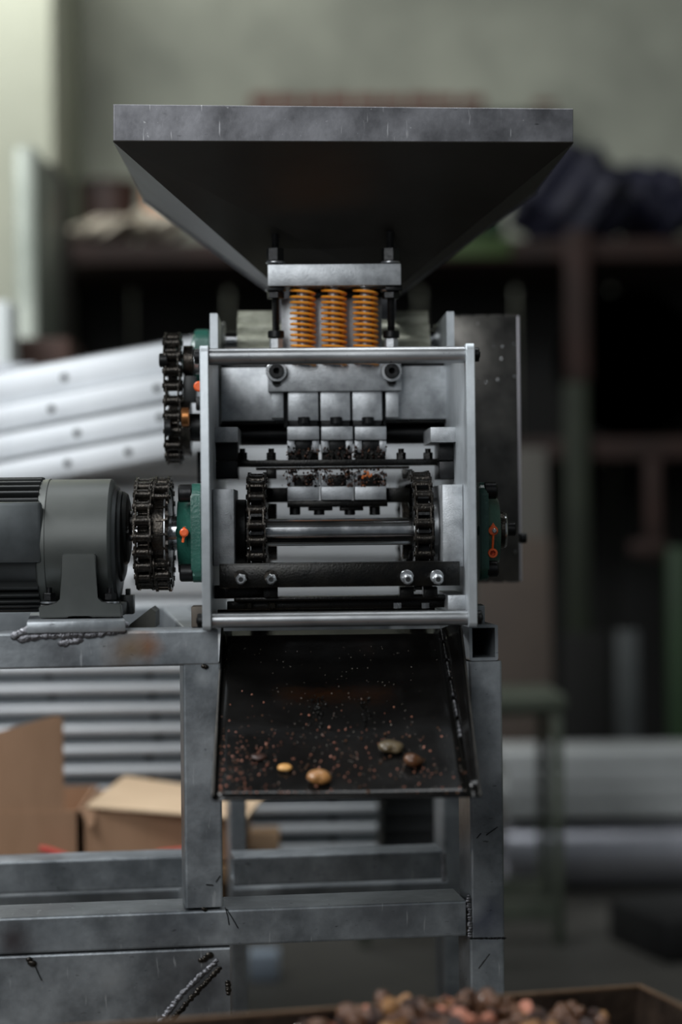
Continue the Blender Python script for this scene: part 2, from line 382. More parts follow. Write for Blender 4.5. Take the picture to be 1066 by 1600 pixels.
bm = N(); pb(bm, M0, 443.5, 611, 450, 668, .199, .002); pb(bm, M0, 598, 611, 603, 668, .199, .002); pb(bm, M0, 497.5, 611, 501, 666, .199, .002); pb(bm, M0, 547.5, 611, 551, 666, .199, .002); obj('guide_gap', bm, hole_m, mac)
# shafts behind
a = M0.p(530, 678, .23)
bm = N(); cyl(bm, ((XLi + XRi) / 2, .23, a.z), 'X', 17 * S(.23), XRi - XLi, 28); obj('cam_shaft', bm, black, mac)
part('cam_shaft_cover', oily, mac, pb, M0, 346, 656, 699, 662, .205, .04)
# small bright end blocks + black blocks
for (x0, x1, b0, b1) in ((329.5, 372, 337, 371), (673, 728, 687, 716)):
    o = part('end_block', steel, mac, pb, M0, x0, 667, x1, 691, .10, .09)
    bm = N(); pb(bm, M0, b0, 692, b1, 719, .12, .06); pb(bm, M0, b0, 721, b1, 748, .118, .06); obj('guide_shoe', bm, black, o)
# --- conveyor slat across (thin black strips) with nuts on top
def slat_bolt(x, y, Y, par, up=True):
    a = M0.p(x, y, Y); s = S(Y); bm = N()
    cyl(bm, (a.x, Y, a.z), 'Z', 7.5 * s, 12 * s, 6, .0004, ph=.3); cyl(bm, (a.x, Y, a.z + 8 * s), 'Z', 4.5 * s, 8 * s, 12); cyl(bm, (a.x, Y, a.z - 7 * s), 'Z', 10.5 * s, 3 * s, 18)
    return obj('slat_nut', bm, oily, par)
sl = part('crossing_slat', oily, mac, pb, M0, 368, 718, 690, 728, .145, .022)
part('slat_edge', chain_m, sl, pb, M0, 400, 729.5, 640, 733, .150, .022)
for x in (379, 424, 627, 669): slat_bolt(x, 713, .153, sl)
bm = N()
for x in (424, 637): pb(bm, M0, x - 8, 733, x + 8, 748, .15, .02)
pb(bm, M0, 416, 762, 450, 785, .17, .03); pb(bm, M0, 604, 762, 640, 785, .17, .03)
pb(bm, M0, 449, 781.5, 606, 792, .155, .04); pb(bm, M0, 482, 790, 520, 798, .16, .02); pb(bm, M0, 531, 790, 568, 798, .16, .02); obj('lower_jaw_carrier', bm, oily, mac)
for x in (461, 499, 547, 586):
    a = M0.p(x, 798, .16); bm = N(); cyl(bm, (a.x, .165, a.z), 'Z', 8.5 * S(.16), 13 * S(.16), 16, .0005); obj('jaw_bolt', bm, black, mac)
# crushed shell crumbs caught on the jaws
def crumbs(name, parent, pts, sizes, m, n, rnd):
    bm = N()
    for i in range(n):
        c = pts(rnd); s = rnd.uniform(*sizes)
        blob(bm, c, (s, s * rnd.uniform(.4, 1), s * rnd.uniform(.3, .8)), Euler((rnd.uniform(0, 6), rnd.uniform(0, 6), rnd.uniform(0, 6))).to_matrix(), 1, .3, rnd)
    return obj(name, bm, m, parent, False, kind='stuff')
R = random.Random(3)
def jawpt(r):
    k = r.choice((474, 527, 579)); dx = r.choice((-1, 1)) * abs(r.gauss(14, 7)); y = r.uniform(733, 760) if r.random() < .75 else r.uniform(698, 716)
    return M0.p(k + dx, y, .150 if y > 725 else .164)
crumbs('shell_crumbs', mac, jawpt, (.0006, .0019), nutD, 190, R)
crumbs('grease_crumbs', mac, jawpt, (.0006, .002), oily, 130, R)
crumbs('pale_crumbs', mac, jawpt, (.0005, .0013), nutB, 110, R)
def opt(r): return M0.p(r.gauss(574, 5), r.gauss(743, 5), .147)
crumbs('kernel_flakes', mac, opt, (.0007, .002), mat('flake_orange', 'b8602c', 'c9773f', 60, .5), 14, R)
# --- lower shaft
SHY = .10; sh = M0.p(530, 831, SHY); ss = S(SHY)
bm = N(); cyl(bm, ((XLi + XRi) / 2, SHY, sh.z), 'X', 21.5 * ss, XRi - XLi, 40); obj('drive_shaft', bm, polish, mac, label='polished steel drive shaft')
def link_mesh(w_in, outer, pitch=.0127):
    """roller chain link lying along +Y, plates normal to X"""
    bm = N(); r = .0056; t = .0012; x = w_in / 2 + (t * 1.1 if outer else 0)
    for s in (-1, 1):
        pts = []
        for k in range(7): a_ = PI / 2 + PI * k / 6; pts.append((0, -pitch / 2 + r * math.cos(a_), r * math.sin(a_)))
        pts.append((0, 0, -r * .78))
        for k in range(7): a_ = -PI / 2 + PI * k / 6; pts.append((0, pitch / 2 + r * math.cos(a_), r * math.sin(a_)))
        pts.append((0, 0, r * .78))
        prism(bm, [(s * x - t / 2, p[1], p[2]) for p in pts], None, (t, 0, 0))
    if outer:
        for yy in (-pitch / 2, pitch / 2): cyl(bm, (0, yy, 0), 'X', .0022, 2 * x + .0034, 10)
    else:
        for yy in (-pitch / 2, pitch / 2): cyl(bm, (0, yy, 0), 'X', .0045, w_in - .0008, 12)
    return bm
LM = {}
def chain(name, parent, X, w, path, label=None, keep=None):
    """path: closed polyline (y,z) with roughly uniform parametrisation; links placed along it"""
    # resample to whole pitches
    seg = [(Vector(path[i]), Vector(path[(i + 1) % len(path)])) for i in range(len(path))]
    Ltot = sum((b - a).length for a, b in seg); n = int(round(Ltot / .0127 / 2)) * 2; st = Ltot / n
    pts = []; acc = 0; target = 0; i = 0
    for a, b in seg:
        l = (b - a).length
        while target <= acc + l and len(pts) < n: pts.append(a + (b - a) * ((target - acc) / l)); target += st
        acc += l
    root = bpy.data.objects.new(name, None); C.objects.link(root); root.parent = parent
    if label: root['label'] = label
    key = round(w, 4)
    for i in range(n):
        a, b = pts[i], pts[(i + 1) % n]; c = (a + b) / 2; ang = math.atan2(b.y - a.y, b.x - a.x)
        if keep and not keep(c): continue
        k = (key, i % 2)
        if k not in LM: LM[k] = obj('chain_link', link_mesh(w, i % 2 == 1), chain_m, root); o = LM[k]
        else: o = LM[k].copy(); C.objects.link(o); o.parent = root
        o.location = (X, c.x, c.y); o.rotation_euler = (ang, 0, 0)
    return root
def circ(cy, cz, r, n=72, a0=0): return [(cy + r * math.cos(a0 + 2 * PI * i / n), cz + r * math.sin(a0 + 2 * PI * i / n)) for i in range(n)]
def stadium(y0, z0, r0, y1, z1, r1, n=40):
    """hull of two circles (y,z), polyline"""
    d = Vector((y1 - y0, z1 - z0)); L = d.length; base = math.atan2(d.y, d.x); al = math.acos(max(-1, min(1, (r0 - r1) / L)))
    out = []
    for i in range(n + 1):
        t = base + al + (2 * PI - 2 * al) * i / n; out.append((y0 + r0 * math.cos(t), z0 + r0 * math.sin(t)))
    for i in range(n + 1):
        t = base - al + 2 * al * i / n; out.append((y1 + r1 * math.cos(t), z1 + r1 * math.sin(t)))
    return out
def sprocket(name, parent, X, y, z, r, teeth, w, m=chain_m, label=None):
    bm = N(); pts = []
    for i in range(teeth):
        a = 2 * PI * i / teeth; d = 2 * PI / teeth
        for f, rr in ((-.5, .90), (-.22, .93), (-.08, 1.07), (.08, 1.07), (.22, .93)): pts.append((X - w / 2, y + r * rr * math.cos(a + f * d), z + r * rr * math.sin(a + f * d)))
    prism(bm, pts, None, (w, 0, 0)); return obj(name, bm, m, parent, label=label)
for (xc, xd0, xd1) in ((402.5, 352, 386), (657.5, 674, 691)):
    X = M0.p(xc, 831, SHY).x; r = 84 * ss
    chain('conveyor_chain', mac, X, 21 * ss, stadium(SHY, sh.z, r, .29, sh.z, r))
    sprocket('sprocket', mac, X, SHY, sh.z, r * .99, 20, 17 * ss, black)
    sprocket('sprocket', mac, X, .29, sh.z, r * .99, 20, 17 * ss, black)
    X0 = M0.p(xd0, 831, SHY).x; X1 = M0.p(xd1, 831, SHY).x
    bm = N(); cyl(bm, ((X0 + X1) / 2, SHY, sh.z), 'X', 52 * ss, X1 - X0, 36, .001); obj('hub_disc', bm, bar_m if xc > 500 else black, mac)
# inner hub spool between chains
for x0, x1 in ((418, 432), (632, 644)):
    X0 = M0.p(x0, 831, SHY).x; X1 = M0.p(x1, 831, SHY).x; bm = N(); cyl(bm, ((X0 + X1) / 2, SHY + .05, sh.z), 'X', 46 * ss, X1 - X0, 30, .0008); obj('spool_flange', bm, chain_m, mac)
# vertical light bearing spacers
part('spacer_block', steel, mac, pb, M0, 333, 764, 366, 884, .03, .12, label='upright light grey spacer block on the left plate')
part('spacer_block', steel, mac, pb, M0, 692, 757, 724, 886, .03, .12, label='upright light grey spacer block on the right plate')
# --- front pusher angle with four acorn nuts
fa = part('pusher_bar', oily, mac, pb, M0, 343, 880, 719, 917, .022, .004, label='oily black angle bar with four bright nuts')
part('pusher_flange', oily, fa, pb, M0, 343, 879, 719, 882.5, .022, .03)
for x in (377, 424, 637, 684):
    a = M0.p(x, 905, .02); s = S(.02); b = M0.p(x - 1, 901, .02)
    bm = N(); ring(bm, (b.x, .0212, b.z), 'Y', 4 * s, 10.5 * s, .0016); w_ = obj('washer', bm, silver if x > 600 else chain_m, fa)
    bm = N(); cyl(bm, (a.x, .018, a.z), 'Y', 8.8 * s, .005, 6, .0006, ph=.2); ring(bm, (a.x, .0135, a.z), 'Y', 4 * s, 7.6 * s, .006, 20, .001); cyl(bm, (a.x, .0165, a.z), 'Y', 3.9 * s, .005, 12)
    obj('bright_nut', bm, silver, fa)
    bm = N(); cyl(bm, (a.x, .0128, a.z), 'Y', 4.2 * s, .003, 16); obj('nut_bore', bm, hole_m, fa)
bm = N()
for x in (424, 637, 674): pb(bm, M0, x - 12, 917, x + 10, 934, .04, .02)
pb(bm, M0, 333, 915, 420, 935, .06, .02); pb(bm, M0, 366, 932, 700, 938, .045, .03); pb(bm, M0, 355, 938, 700, 951, .06, .01); pb(bm, M0, 340, 951, 680, 957, .085, .01)
obj('return_slat', bm, oily, mac)
for x in (387, 424, 621, 665):
    a = M0.p(x, 946, .055); bm = N(); cyl(bm, (a.x, .056, a.z), 'Z', 7 * S(.05), 10 * S(.05), 6, .0005); obj('slat_nut', bm, silver if x > 600 else chain_m, mac)
part('bottom_plate', steel, mac, pb, M0, 700, 930, 728, 953, .02, .10)
# --- bearing housings
def socket_bolt(par, x0, x1, y0, y1, Y, nm='socket_bolt'):
    a = M0.p(x0, (y0 + y1) / 2, Y); b = M0.p(x1, (y0 + y1) / 2, Y); s = S(Y)
    r = (y1 - y0) / 2 * s; L = b.x - a.x; bm = N(); cyl(bm, ((a.x + b.x) / 2, Y, a.z), 'X', r, L, 24, .0012)
    return obj(nm, bm, black, par)
def bearing(side, yc, hy, xa, xb, xc_, Y, name='bearing_housing'):
    """square flange block: xa..xb flange (next to plate), xb..xc_ round boss"""
    bm = N(); s = S(Y); z = M0.p(xa, yc, Y).z; A = M0.p(xa, yc, Y).x; B_ = M0.p(xb, yc, Y).x; C_ = M0.p(xc_, yc, Y).x
    h = hy * s; r = .012; pts = []
    for sy, sz, a0 in ((1, 1, 0), (-1, 1, 90), (-1, -1, 180), (1, -1, 270)):
        for k in range(5): t = math.radians(a0 + 22.5 * k); pts.append((min(A, B_), Y + sy * (h - r) + r * math.cos(t), z + sz * (h - r) + r * math.sin(t)))
    prism(bm, pts, None, (abs(B_ - A), 0, 0)); bmesh.ops.bevel(bm, geom=list(bm.edges), offset=.0012, segments=2, affect='EDGES')
    d = 1 if C_ > B_ else -1
    lathe(bm, (B_, Y, z), 'X', [(-d * .002, h * .93), (d * .002, h * .86), (C_ - B_ - d * .002, h * .72), (C_ - B_, h * .66)], 36)
    # greasing boss facing the viewer
    bmesh.ops.recalc_face_normals(bm, faces=bm.faces)
    return obj(name, bm, green, mac, label='green painted cast bearing housing'), z
HW = 76
bR, zR = bearing(1, 830, HW, 743, 757, 778, SHY)
bL, zL = bearing(-1, 832, HW, 319, 302, 279, SHY)
for (x0, x1, y0, y1) in ((756, 777, 753, 780), (757, 779, 876, 902)): socket_bolt(bR, x0, x1, y0, y1, SHY - .032)
for (x0, x1, y0, y1) in ((279, 301, 757, 785), (281, 303, 881, 909)): socket_bolt(bL, x0, x1, y0, y1, SHY - .032)
# rear bolts of the same housings
for (x0, x1, b) in ((756, 777, bR), (279, 301, bL)):
    for (y0, y1) in ((757, 783), (870, 896)): socket_bolt(b, x0, x1, y0, y1, SHY + .035)
# boss + grease nipples
gY = SHY - .034
a = M0.p(770, 829, gY); s = S(gY)
bm = N(); blob(bm, (M0.p(762, 829, gY).x, gY + .006, a.z), (.009, .009, .0075), None, 2, .04); obj('grease_boss', bm, green, bR)
bm = N(); cyl(bm, (a.x, gY - .004, a.z), 'Y', 7.5 * s, .004, 20, .0005)
b = M0.p(769, 864, gY); sweep(bm, [(a.x, gY - .004, a.z + .004), (a.x, gY - .004, a.z - .004), (b.x + .0004, gY - .005, (a.z + b.z) / 2), (b.x, gY - .004, b.z + .003)], .0010, .0016, up=(0, 1, 0))
prism(bm, [(a.x - .0022, gY - .005, a.z + .003), (a.x + .0022, gY - .005, a.z + .003), (a.x, gY - .005, a.z + .0065)], None, (0, .002, 0))
cap = obj('grease_cap', bm, orange_p, bR, label='orange plastic grease cap hanging on its strap')
bm = N(); ring(bm, (b.x, gY - .005, b.z), 'Y', 4.2 * s, 7.5 * s, .006); cyl(bm, (b.x, gY - .002, b.z), 'Y', 4.6 * s, .001, 16); obj('cap_cup', bm, orange_p, bR)
bm = N(); cyl(bm, (a.x + .0006, gY - .0075, a.z), 'Y', 3.6 * s, .004, 16, .0006); obj('grease_nipple', bm, silver, bR)
a = M0.p(288.5, 832, gY); bm = N(); cyl(bm, (a.x, gY - .006, a.z), 'Y', 6.8 * s, .008, 20, .0012); sweep(bm, [(a.x, gY - .005, a.z + .0045), (a.x, gY - .005, a.z), (a.x - .0012, gY - .005, a.z - .008)], .0012, .0018, up=(0, 1, 0)); obj('grease_cap', bm, orange_p, bL, label='round orange grease cap')
bm = N(); lathe(bm, (a.x, gY - .003, a.z), 'Y', [(-.0, .003), (.004, .005), (.012, .008)], 20); obj('grease_boss', bm, green, bL)
# stub shaft right with collar
def xcyl(name, m, par, x0, x1, yc, h, Y, seg=28, bev=.0008, label=None):
    a = M0.p(x0, yc, Y); b = M0.p(x1, yc, Y); bm = N(); cyl(bm, ((a.x + b.x) / 2, Y, a.z), 'X', h / 2 * S(Y), abs(b.x - a.x), seg, min(bev, abs(b.x - a.x) * .3)); return obj(name, bm, m, par, label=label)
xcyl('bearing_seal', chain_m, bR, 777, 788, 828, 58, SHY); xcyl('shaft_collar', polish, bR, 783, 791, 828, 56, SHY)
xcyl('end_screw', black, bR, 792, 806, 827, 22, SHY - .005); xcyl('rear_screw', black, mac, 812, 823, 841, 16, .24)
# upper left housing behind the plate
bU, zU = bearing(-1, 563, 46, 329, 306, 300, .27, 'upper_bearing_housing')
xcyl('shaft_hub', chain_m, mac, 287, 303, 564, 48, .20); xcyl('shaft_ring', silver, mac, 303, 312, 565, 40, .20); xcyl('shaft_neck', black, mac, 311, 326, 565, 38, .20)
xcyl('hub_ring', chain_m, mac, 285, 299, 668, 90, .20); xcyl('brass_ring', mat('bronze', '8c5a35', 'a87447', 40, .35, .9), mac, 284, 296, 652, 30, .17); xcyl('shaft_neck', black, mac, 298, 318, 668, 44, .20)
part('tension_block', dark_motor, mac, pb, M0, 287, 587, 306, 628, .19, .02)
bm = N(); a = M0.p(311, 604, .17); cyl(bm, (a.x, .17, a.z), 'Y', 8 * S(.17), .008, 18, .001); obj('grease_cap', bm, orange_p, mac, label='small orange grease cap behind the left plate')
part('lower_lug', black, mac, pb, M0, 306, 620, 322, 640, .18, .02); part('lower_lug', black, mac, pb, M0, 308, 705, 330, 760, .24, .05)
# --- upper left chain with two sprockets
UY = .20; us = S(UY)
Xc = M0.p(271, 620, UY).x; zu = M0.p(271, 563, UY).z; zl = M0.p(274, 672, UY).z
chain('timing_chain', mac, Xc, 19 * us, stadium(UY, zu, 34 * us, UY + .01, zl, 44 * us))
sprocket('sprocket', mac, Xc, UY, zu, 34 * us, 10, 14 * us, chain_m); sprocket('sprocket', mac, Xc, UY + .01, zl, 43 * us, 13, 14 * us, chain_m)
xcyl('shaft_end', black, mac, 249, 262, 563, 22, UY - .02); xcyl('shaft_end', black, mac, 257, 268, 668, 26, UY - .02)
# --- coupling between motor and shaft: two chain rows
cpz = sh.z
cz = M0.p(240, 833, SHY).z
for x, w in ((228, 20), (256, 18)):
    X = M0.p(x, 833, SHY).x
    rc = (78 if x < 240 else 80) * ss
    chain('coupling_chain', mac, X, w * ss, circ(SHY, sh.z, rc, 90, .05), keep=None if x < 240 else (lambda c: (c.x - SHY) / rc > -.72))
    sprocket('coupling_sprocket', mac, X, SHY, sh.z, 76 * ss if x < 240 else 66 * ss, 20, 16 * ss, chain_m)
sprocket('coupling_sprocket', mac, M0.p(265, 833, SHY).x, SHY, sh.z, 78 * ss, 22, 4 * ss, chain_m)
xcyl('coupling_hub', chain_m, mac, 238, 262, 833, 136, SHY, bev=.002); xcyl('coupling_hub', bar_m, mac, 259, 263, 833, 140, SHY); xcyl('coupling_neck', polish, mac, 264, 281, 833, 54, SHY)
# greasy lumps on the coupling
R = random.Random(5)
def gp(r):
    t = r.choice((r.gauss(1.35, .25), r.gauss(-1.3, .25))); rr = 82 * ss
    return Vector((M0.p(r.uniform(243, 266), 833, SHY).x, SHY - abs(math.cos(t)) * rr * r.uniform(.8, 1), sh.z + math.sin(t) * rr * r.uniform(.85, 1.02)))
crumbs('grease_lumps', mac, gp, (.0006, .0022), oily, 160, R)
# --- cream rollers behind
rY = .30
for x0, x1 in ((373, 452), (590, 668)):
    A = M0.p(x0, 530, rY).x; B_ = M0.p(x1, 530, rY).x; z = M0.p(x0, 555, rY).z; rr = 66 * S(rY); bm = N(); nt_ = 18
    n = 12; prof = []
    rnd = random.Random(x0)
    rings = []
    for i in range(n + 1):
        t = i / n; jig = rnd.uniform(-.25, .25)
        prof.append((A + (B_ - A) * t, jig))
    segs = nt_ * 6
    for xx, jig in prof:
        rings.append([bm.verts.new((xx + rnd.uniform(-.0006, .0006), rY + math.cos(t) * rr * k, z + math.sin(t) * rr * k)) for t, k in
                      [(2 * PI * (j / segs), 1 + .05 * math.tanh(3 * math.sin(nt_ * 2 * PI * j / segs + jig))) for j in range(segs)]])
    for i in range(n):
        for j in range(segs): bm.faces.new([rings[i][j], rings[i][(j + 1) % segs], rings[i + 1][(j + 1) % segs], rings[i + 1][j]])
    bm.faces.new(rings[0]); bm.faces.new(rings[-1]); obj('fluted_roller', bm, cream, mac, label='cream coloured fluted feed roller')
a = M0.p(520, 531, rY); bm = N(); cyl(bm, ((XLi + XRi) / 2, rY, a.z), 'X', 14 * S(rY), XRi - XLi, 24); obj('roller_shaft', bm, polish, mac)
xcyl('roller_collar', silver, mac, 678, 690, 530, 44, rY); xcyl('roller_collar', silver, mac, 348, 352, 533, 60, rY)
# --- guard sheet at right: front panel with folded right flange, tabs on top and bottom
gY = .31
a = M0.p(712, 494, gY); b = M0.p(812, 908, gY); c_ = M0.p(814, 908, gY)
gx0 = XRo + .0003; gx1 = M0.p(811, 700, gY).x; gz1 = M0.p(760, 494, gY).z; gz0 = M0.p(780, 908, gY).z
bm = N(); bx(bm, ((gx0 + gx1) / 2, gY + .0006, (gz0 + gz1) / 2), (gx1 - gx0, .0012, gz1 - gz0), None, .0004)
gd = obj('guard_panel', bm, sheet_m, mac, label='dark brushed sheet guard standing behind the right plate')
bm = N(); cyl(bm, (gx1 + .0004, gY + .0010, (gz0 + gz1) / 2), 'Z', .0013, gz1 - gz0, 12); obj('painted_glint', bm, mat('glint_pale', 'e4e0e8', None, 8, .3, .2), gd, label='cut edge with a painted highlight'); bm = N(); bx(bm, (gx1 + .0012, gY + .03, (gz0 + gz1) / 2), (.0012, .058, gz1 - gz0)); obj('folded_flange', bm, silver, gd, label='bright folded edge')  # thin rod coloured pale to paint the highlight on the guard's edge
bm = N()
for k in range(5): bx(bm, (gx0 + (gx1 - gx0) * (k + .5) / 5, gY + .001, gz1 + .0007), ((gx1 - gx0) / 5 * .86, .0016, .0014)); bx(bm, (gx0 + (gx1 - gx0) * (k + .5) / 5, gY + .001, gz0 - .0007), ((gx1 - gx0) / 5 * .86, .0016, .0014))
obj('edge_tabs', bm, sheet_m, gd)
bm = N()
R = random.Random(11)
for (x, y) in ((803, 537), (804, 588), (772, 541), (785, 541), (748, 596), (760, 597), (778, 594), (784, 560), (806, 862)):
    p = M0.p(x, y, gY); blob(bm, (p.x, gY, p.z), (.0012, .0006, .0016), None, 1, .2, R)
obj('weld_spatter', bm, silver, gd)
# ============================================================ CHUTE
ch = thing('discharge_chute', 'dark glossy steel discharge chute sloping down under the machine, dusted with nut crumbs', 'chute')
ct_l = P3(350, 983, .085); ct_r = P3(689, 983, .085); cb_l = P3(333.5, 1246, -.13); cb_r = P3(737, 1247, -.13)
ct_l.z = ct_r.z = P3(530, 984, .085).z
cb_l.z = cb_r.z = P3(530, 1247, -.13).z
def strip(name, A, Bq, C2, D2, nx, ny, m, par, fn=None, t=.0012):
    """grid sheet A-B top edge, D-C bottom edge"""
    bm = N(); G = []
    for j in range(ny + 1):
        row = []
        for i in range(nx + 1):
            p = A.lerp(Bq, i / nx).lerp(D2.lerp(C2, i / nx), j / ny)
            if fn: p = fn(p, i / nx, j / ny)
            row.append(bm.verts.new(p))
        G.append(row)
    for j in range(ny):
        for i in range(nx): bm.faces.new([G[j][i], G[j][i + 1], G[j + 1][i + 1], G[j + 1][i]])
    o = obj(name, bm, m, par); s = o.modifiers.new('thickness', 'SOLIDIFY'); s.thickness = t; s.offset = -1; return o
cw = lambda p, u, v: p + Vector((0, 0, .0012 * math.sin(u * 7 + 1) * math.sin(v * PI) ))
strip('chute_floor', ct_l, ct_r, cb_r, cb_l, 24, 24, chute_m, ch, cw)
wr_t = ct_r + Vector((.0165, 0, .006)); wr_b = P3(751, 1243, -.13)
strip('side_wall', ct_r, wr_t, wr_b, cb_r, 3, 12, chute_m, ch)
wl_t = ct_l + Vector((-.001, 0, .006)); wl_b = cb_l + Vector((-.0005, 0, .003))
strip('side_wall', ct_l, wl_t, wl_b, cb_l, 2, 12, chute_m, ch)
bm = N(); sweep(bm, [wl_t.lerp(wl_b, k / 10) for k in range(11)], .0008, .0008); obj('cut_edge', bm, sheet_m, ch)
bm = N(); sweep(bm, [wr_t.lerp(wr_b, k / 10) for k in range(11)], .0008, .0008); obj('cut_edge', bm, sheet_m, ch)
# dashed pale beads along the right bend
bm = N()
R = random.Random(4)
nA, nB = ct_r, ct_r.lerp(cb_r, .72)
for k in range(30):
    if k % 5 == 4: continue
    t = k / 30; p = nA.lerp(nB, t) + Vector((0, 0, .0008)); d = (nB - nA).normalized()
    sweep(bm, [p - d * .0022, p + d * .0022], .0007 * R.uniform(.5, 1.3), .0007)
obj('bend_dash', bm, weld_m, ch)
def cf(x, y):   # point on the chute floor under a pixel
    nrm = (ct_r - ct_l).cross(cb_l - ct_l); r = ray(x, y); t = (ct_l - CL).dot(nrm) / r.dot(nrm); return CL + r * t
R = random.Random(9)
def cp(r):
    y = min(1240, max(1040, r.gauss(1190, 38))); x = r.uniform(345, 728)
    if r.random() < .25: x = r.gauss(375, 22); x = max(345, x)
    return cf(x, y) + Vector((0, 0, .0008))
crumbs('shell_crumbs', ch, cp, (.0004, .0011), nutC, 200, R); crumbs('dark_crumbs', ch, cp, (.0004, .0013), nutB, 180, R)
crumbs('dust', ch, lambda r: cf(r.uniform(340, 735), r.uniform(1010, 1242)) + Vector((0, 0, .0005)), (.0002, .00045), mat('dust_pale', 'a89c90', 'c4b8ac', 50, .8), 320, R)
def smear(r): k = r.choice((0, 1)); return cf((r.gauss(497, 7) + r.uniform(-6, 6), r.gauss(571, 4))[k], r.uniform(1088, 1135)) + Vector((0, 0, .0006))
crumbs('oil_clots', ch, smear, (.0006, .0016), oily, 60, R)
dn = (ct_r - ct_l).normalized(); nrmc = (cb_l - ct_l).cross(ct_r - ct_l).normalized()
if nrmc.z < 0: nrmc = -nrmc
def nutmesh(c, s, seed, kind=0):
    R = random.Random(seed); bm = N(); r = bmesh.ops.create_icosphere(bm, subdivisions=3, radius=1)
    for v in r['verts']:
        x, y, z = v.co; d = 1 + .07 * math.sin(4 * x + seed) * math.cos(3 * y) + R.uniform(-.012, .012)
        groove = math.exp(-((math.atan2(y, x) + 1.9) / .28) ** 2) * .42 if kind == 0 else 0
        d -= groove * (1 - abs(z)); v.co = Vector((x * d * s[0], y * d * s[1], z * d * s[2]))
    return bm
def nut(x, y, rx, ry, m, label, seed, rz=0, kind=0):
    p = cf(x, y); s = (CAMD + p.y) / F; dims = (rx * s, rx * s * .85, ry * s * .72)
    o = obj('nut', nutmesh(None, dims, seed, kind), m); o.location = p + nrmc * dims[2] * .9
    o.rotation_euler = (math.radians(18), 0, rz); return tag(o, label, 'nut', 'nuts on the chute')
nut(499, 1222, 20, 15, nutA, 'pale tan cracked nut at the front edge of the chute floor', 1, .3)
nut(445, 1203, 12, 7, mat('nut_yellow', 'c98f4a', 'd9a763', 60, .45), 'small yellowish kernel piece left of the pale tan nut on the chute', 2, 0, 1)
nut(645, 1195, 18, 14, nutB, 'round brown nut on the right half of the chute', 3, 1.2, 1)
nut(611, 1173, 21, 12, mat('nut_grey', '4f4432', '6b5c43', 60, .4, 0, .4, 150, coat=.3), 'grey-brown flattened nut beside the round brown nut on the chute', 4, .5)
nut(405, 1185, 12, 5, nutD, 'dark reddish shell fragment on the left of the chute floor', 5, .2, 1)
# ============================================================ STAND (yawed a little)
pv = M0.p(757, 1300, .04)
ST = Fr(pv.x, .045, 6.5)
fx = ST.p(230, 1010, 0); fx2 = ST.p(20, 1470, 0); fx3 = ST.p(300, 1440, 0); fx4 = ST.p(310, 1545, 0); fx5 = ST.p(100, 1020, 0); fx6 = ST.p(755, 1435, 0)
stand_m = mat('stand_tube', '74797d', 'a7acb0', 17, .36, .6, .14, 120, contrast=(.38, .64), scratch=[((250, 90, 30), .3, .67), ((90, 90, 300), .4, .68), ((60, 60, 60), .4, .73)], scol='b9bcbf',
    stains=[(tuple(fx), .014, '9a6a48', .8), (tuple(ST.p(205, 1015, 0)), .012, '8f7a5c', .7), (tuple(fx2), .018, '4d4547', .8), (tuple(fx3), .022, '3f4650', .55), (tuple(ST.p(240, 1445, 0)), .02, '5c6066', .6), (tuple(fx4), .05, '3e3d40', .75), (tuple(fx6), .02, '4b4f66', .6), (tuple(ST.p(600, 1430, 0)), .03, '5b5d62', .6), (tuple(fx5), .02, '66676a', .5), (tuple(ST.p(175, 1530, 0)), .016, 'c9cdd0', .45), (tuple(ST.p(200, 1015, 0)), .022, '8a6f55', .5), (tuple(ST.p(740, 1420, 0)), .012, 'c4c8cc', .5), (tuple(ST.p(317, 1060, 0)), .008, 'c9cdd0', .5), (tuple(ST.p(100, 1450, 0)), .03, 'a9b0b6', .4)])
st = thing('steel_stand', 'welded stand of bare steel box tubes carrying the machine and the motor', 'stand', ST)
WT = .0026
def tube(name, a, b, w, d, up, par=st, hollow=True, m=stand_m, label=None, bev=.0018):
    """rectangular tube from a to b (local centre line). w along 'side', d along 'up' direction"""
    a, b = Vector(a), Vector(b); t = (b - a).normalized(); u = Vector(up); u = (u - t * u.dot(t)).normalized(); s = t.cross(u)
    bm = N(); R_ = []
    for p in (a, b):
        o_ = []; i_ = []
        for (ss_, uu) in ((-1, -1), (1, -1), (1, 1), (-1, 1)):
            cx = ss_ * (w / 2 - bev); cu = uu * (d / 2 - bev)
            a0 = math.atan2(uu, ss_)
            for k in (-1, 0, 1): ang = a0 + k * PI / 4; o_.append(bm.verts.new(p + s * (cx + bev * math.cos(ang)) + u * (cu + bev * math.sin(ang))))
            for k in (-1, 0, 1): i_.append(bm.verts.new(p + s * ss_ * (w / 2 - WT) + u * uu * (d / 2 - WT) + (s * math.cos(a0 + k) + u * math.sin(a0 + k)) * .0001))
        R_.append((o_, i_))
    n = 12
    for q_ in (0, 1):
        for j in range(n): bm.faces.new([R_[0][q_][j], R_[0][q_][(j + 1) % n], R_[1][q_][(j + 1) % n], R_[1][q_][j]])
    for e in (0, 1):
        for j in range(n): bm.faces.new([R_[e][0][j], R_[e][0][(j + 1) % n], R_[e][1][(j + 1) % n], R_[e][1][j]])
    return obj(name, bm, m, par, False, label=label)
def q(x, y, v): return ST.p(x, y, v)
ssz = lambda x, y, v: ST.sc(x, y, v)
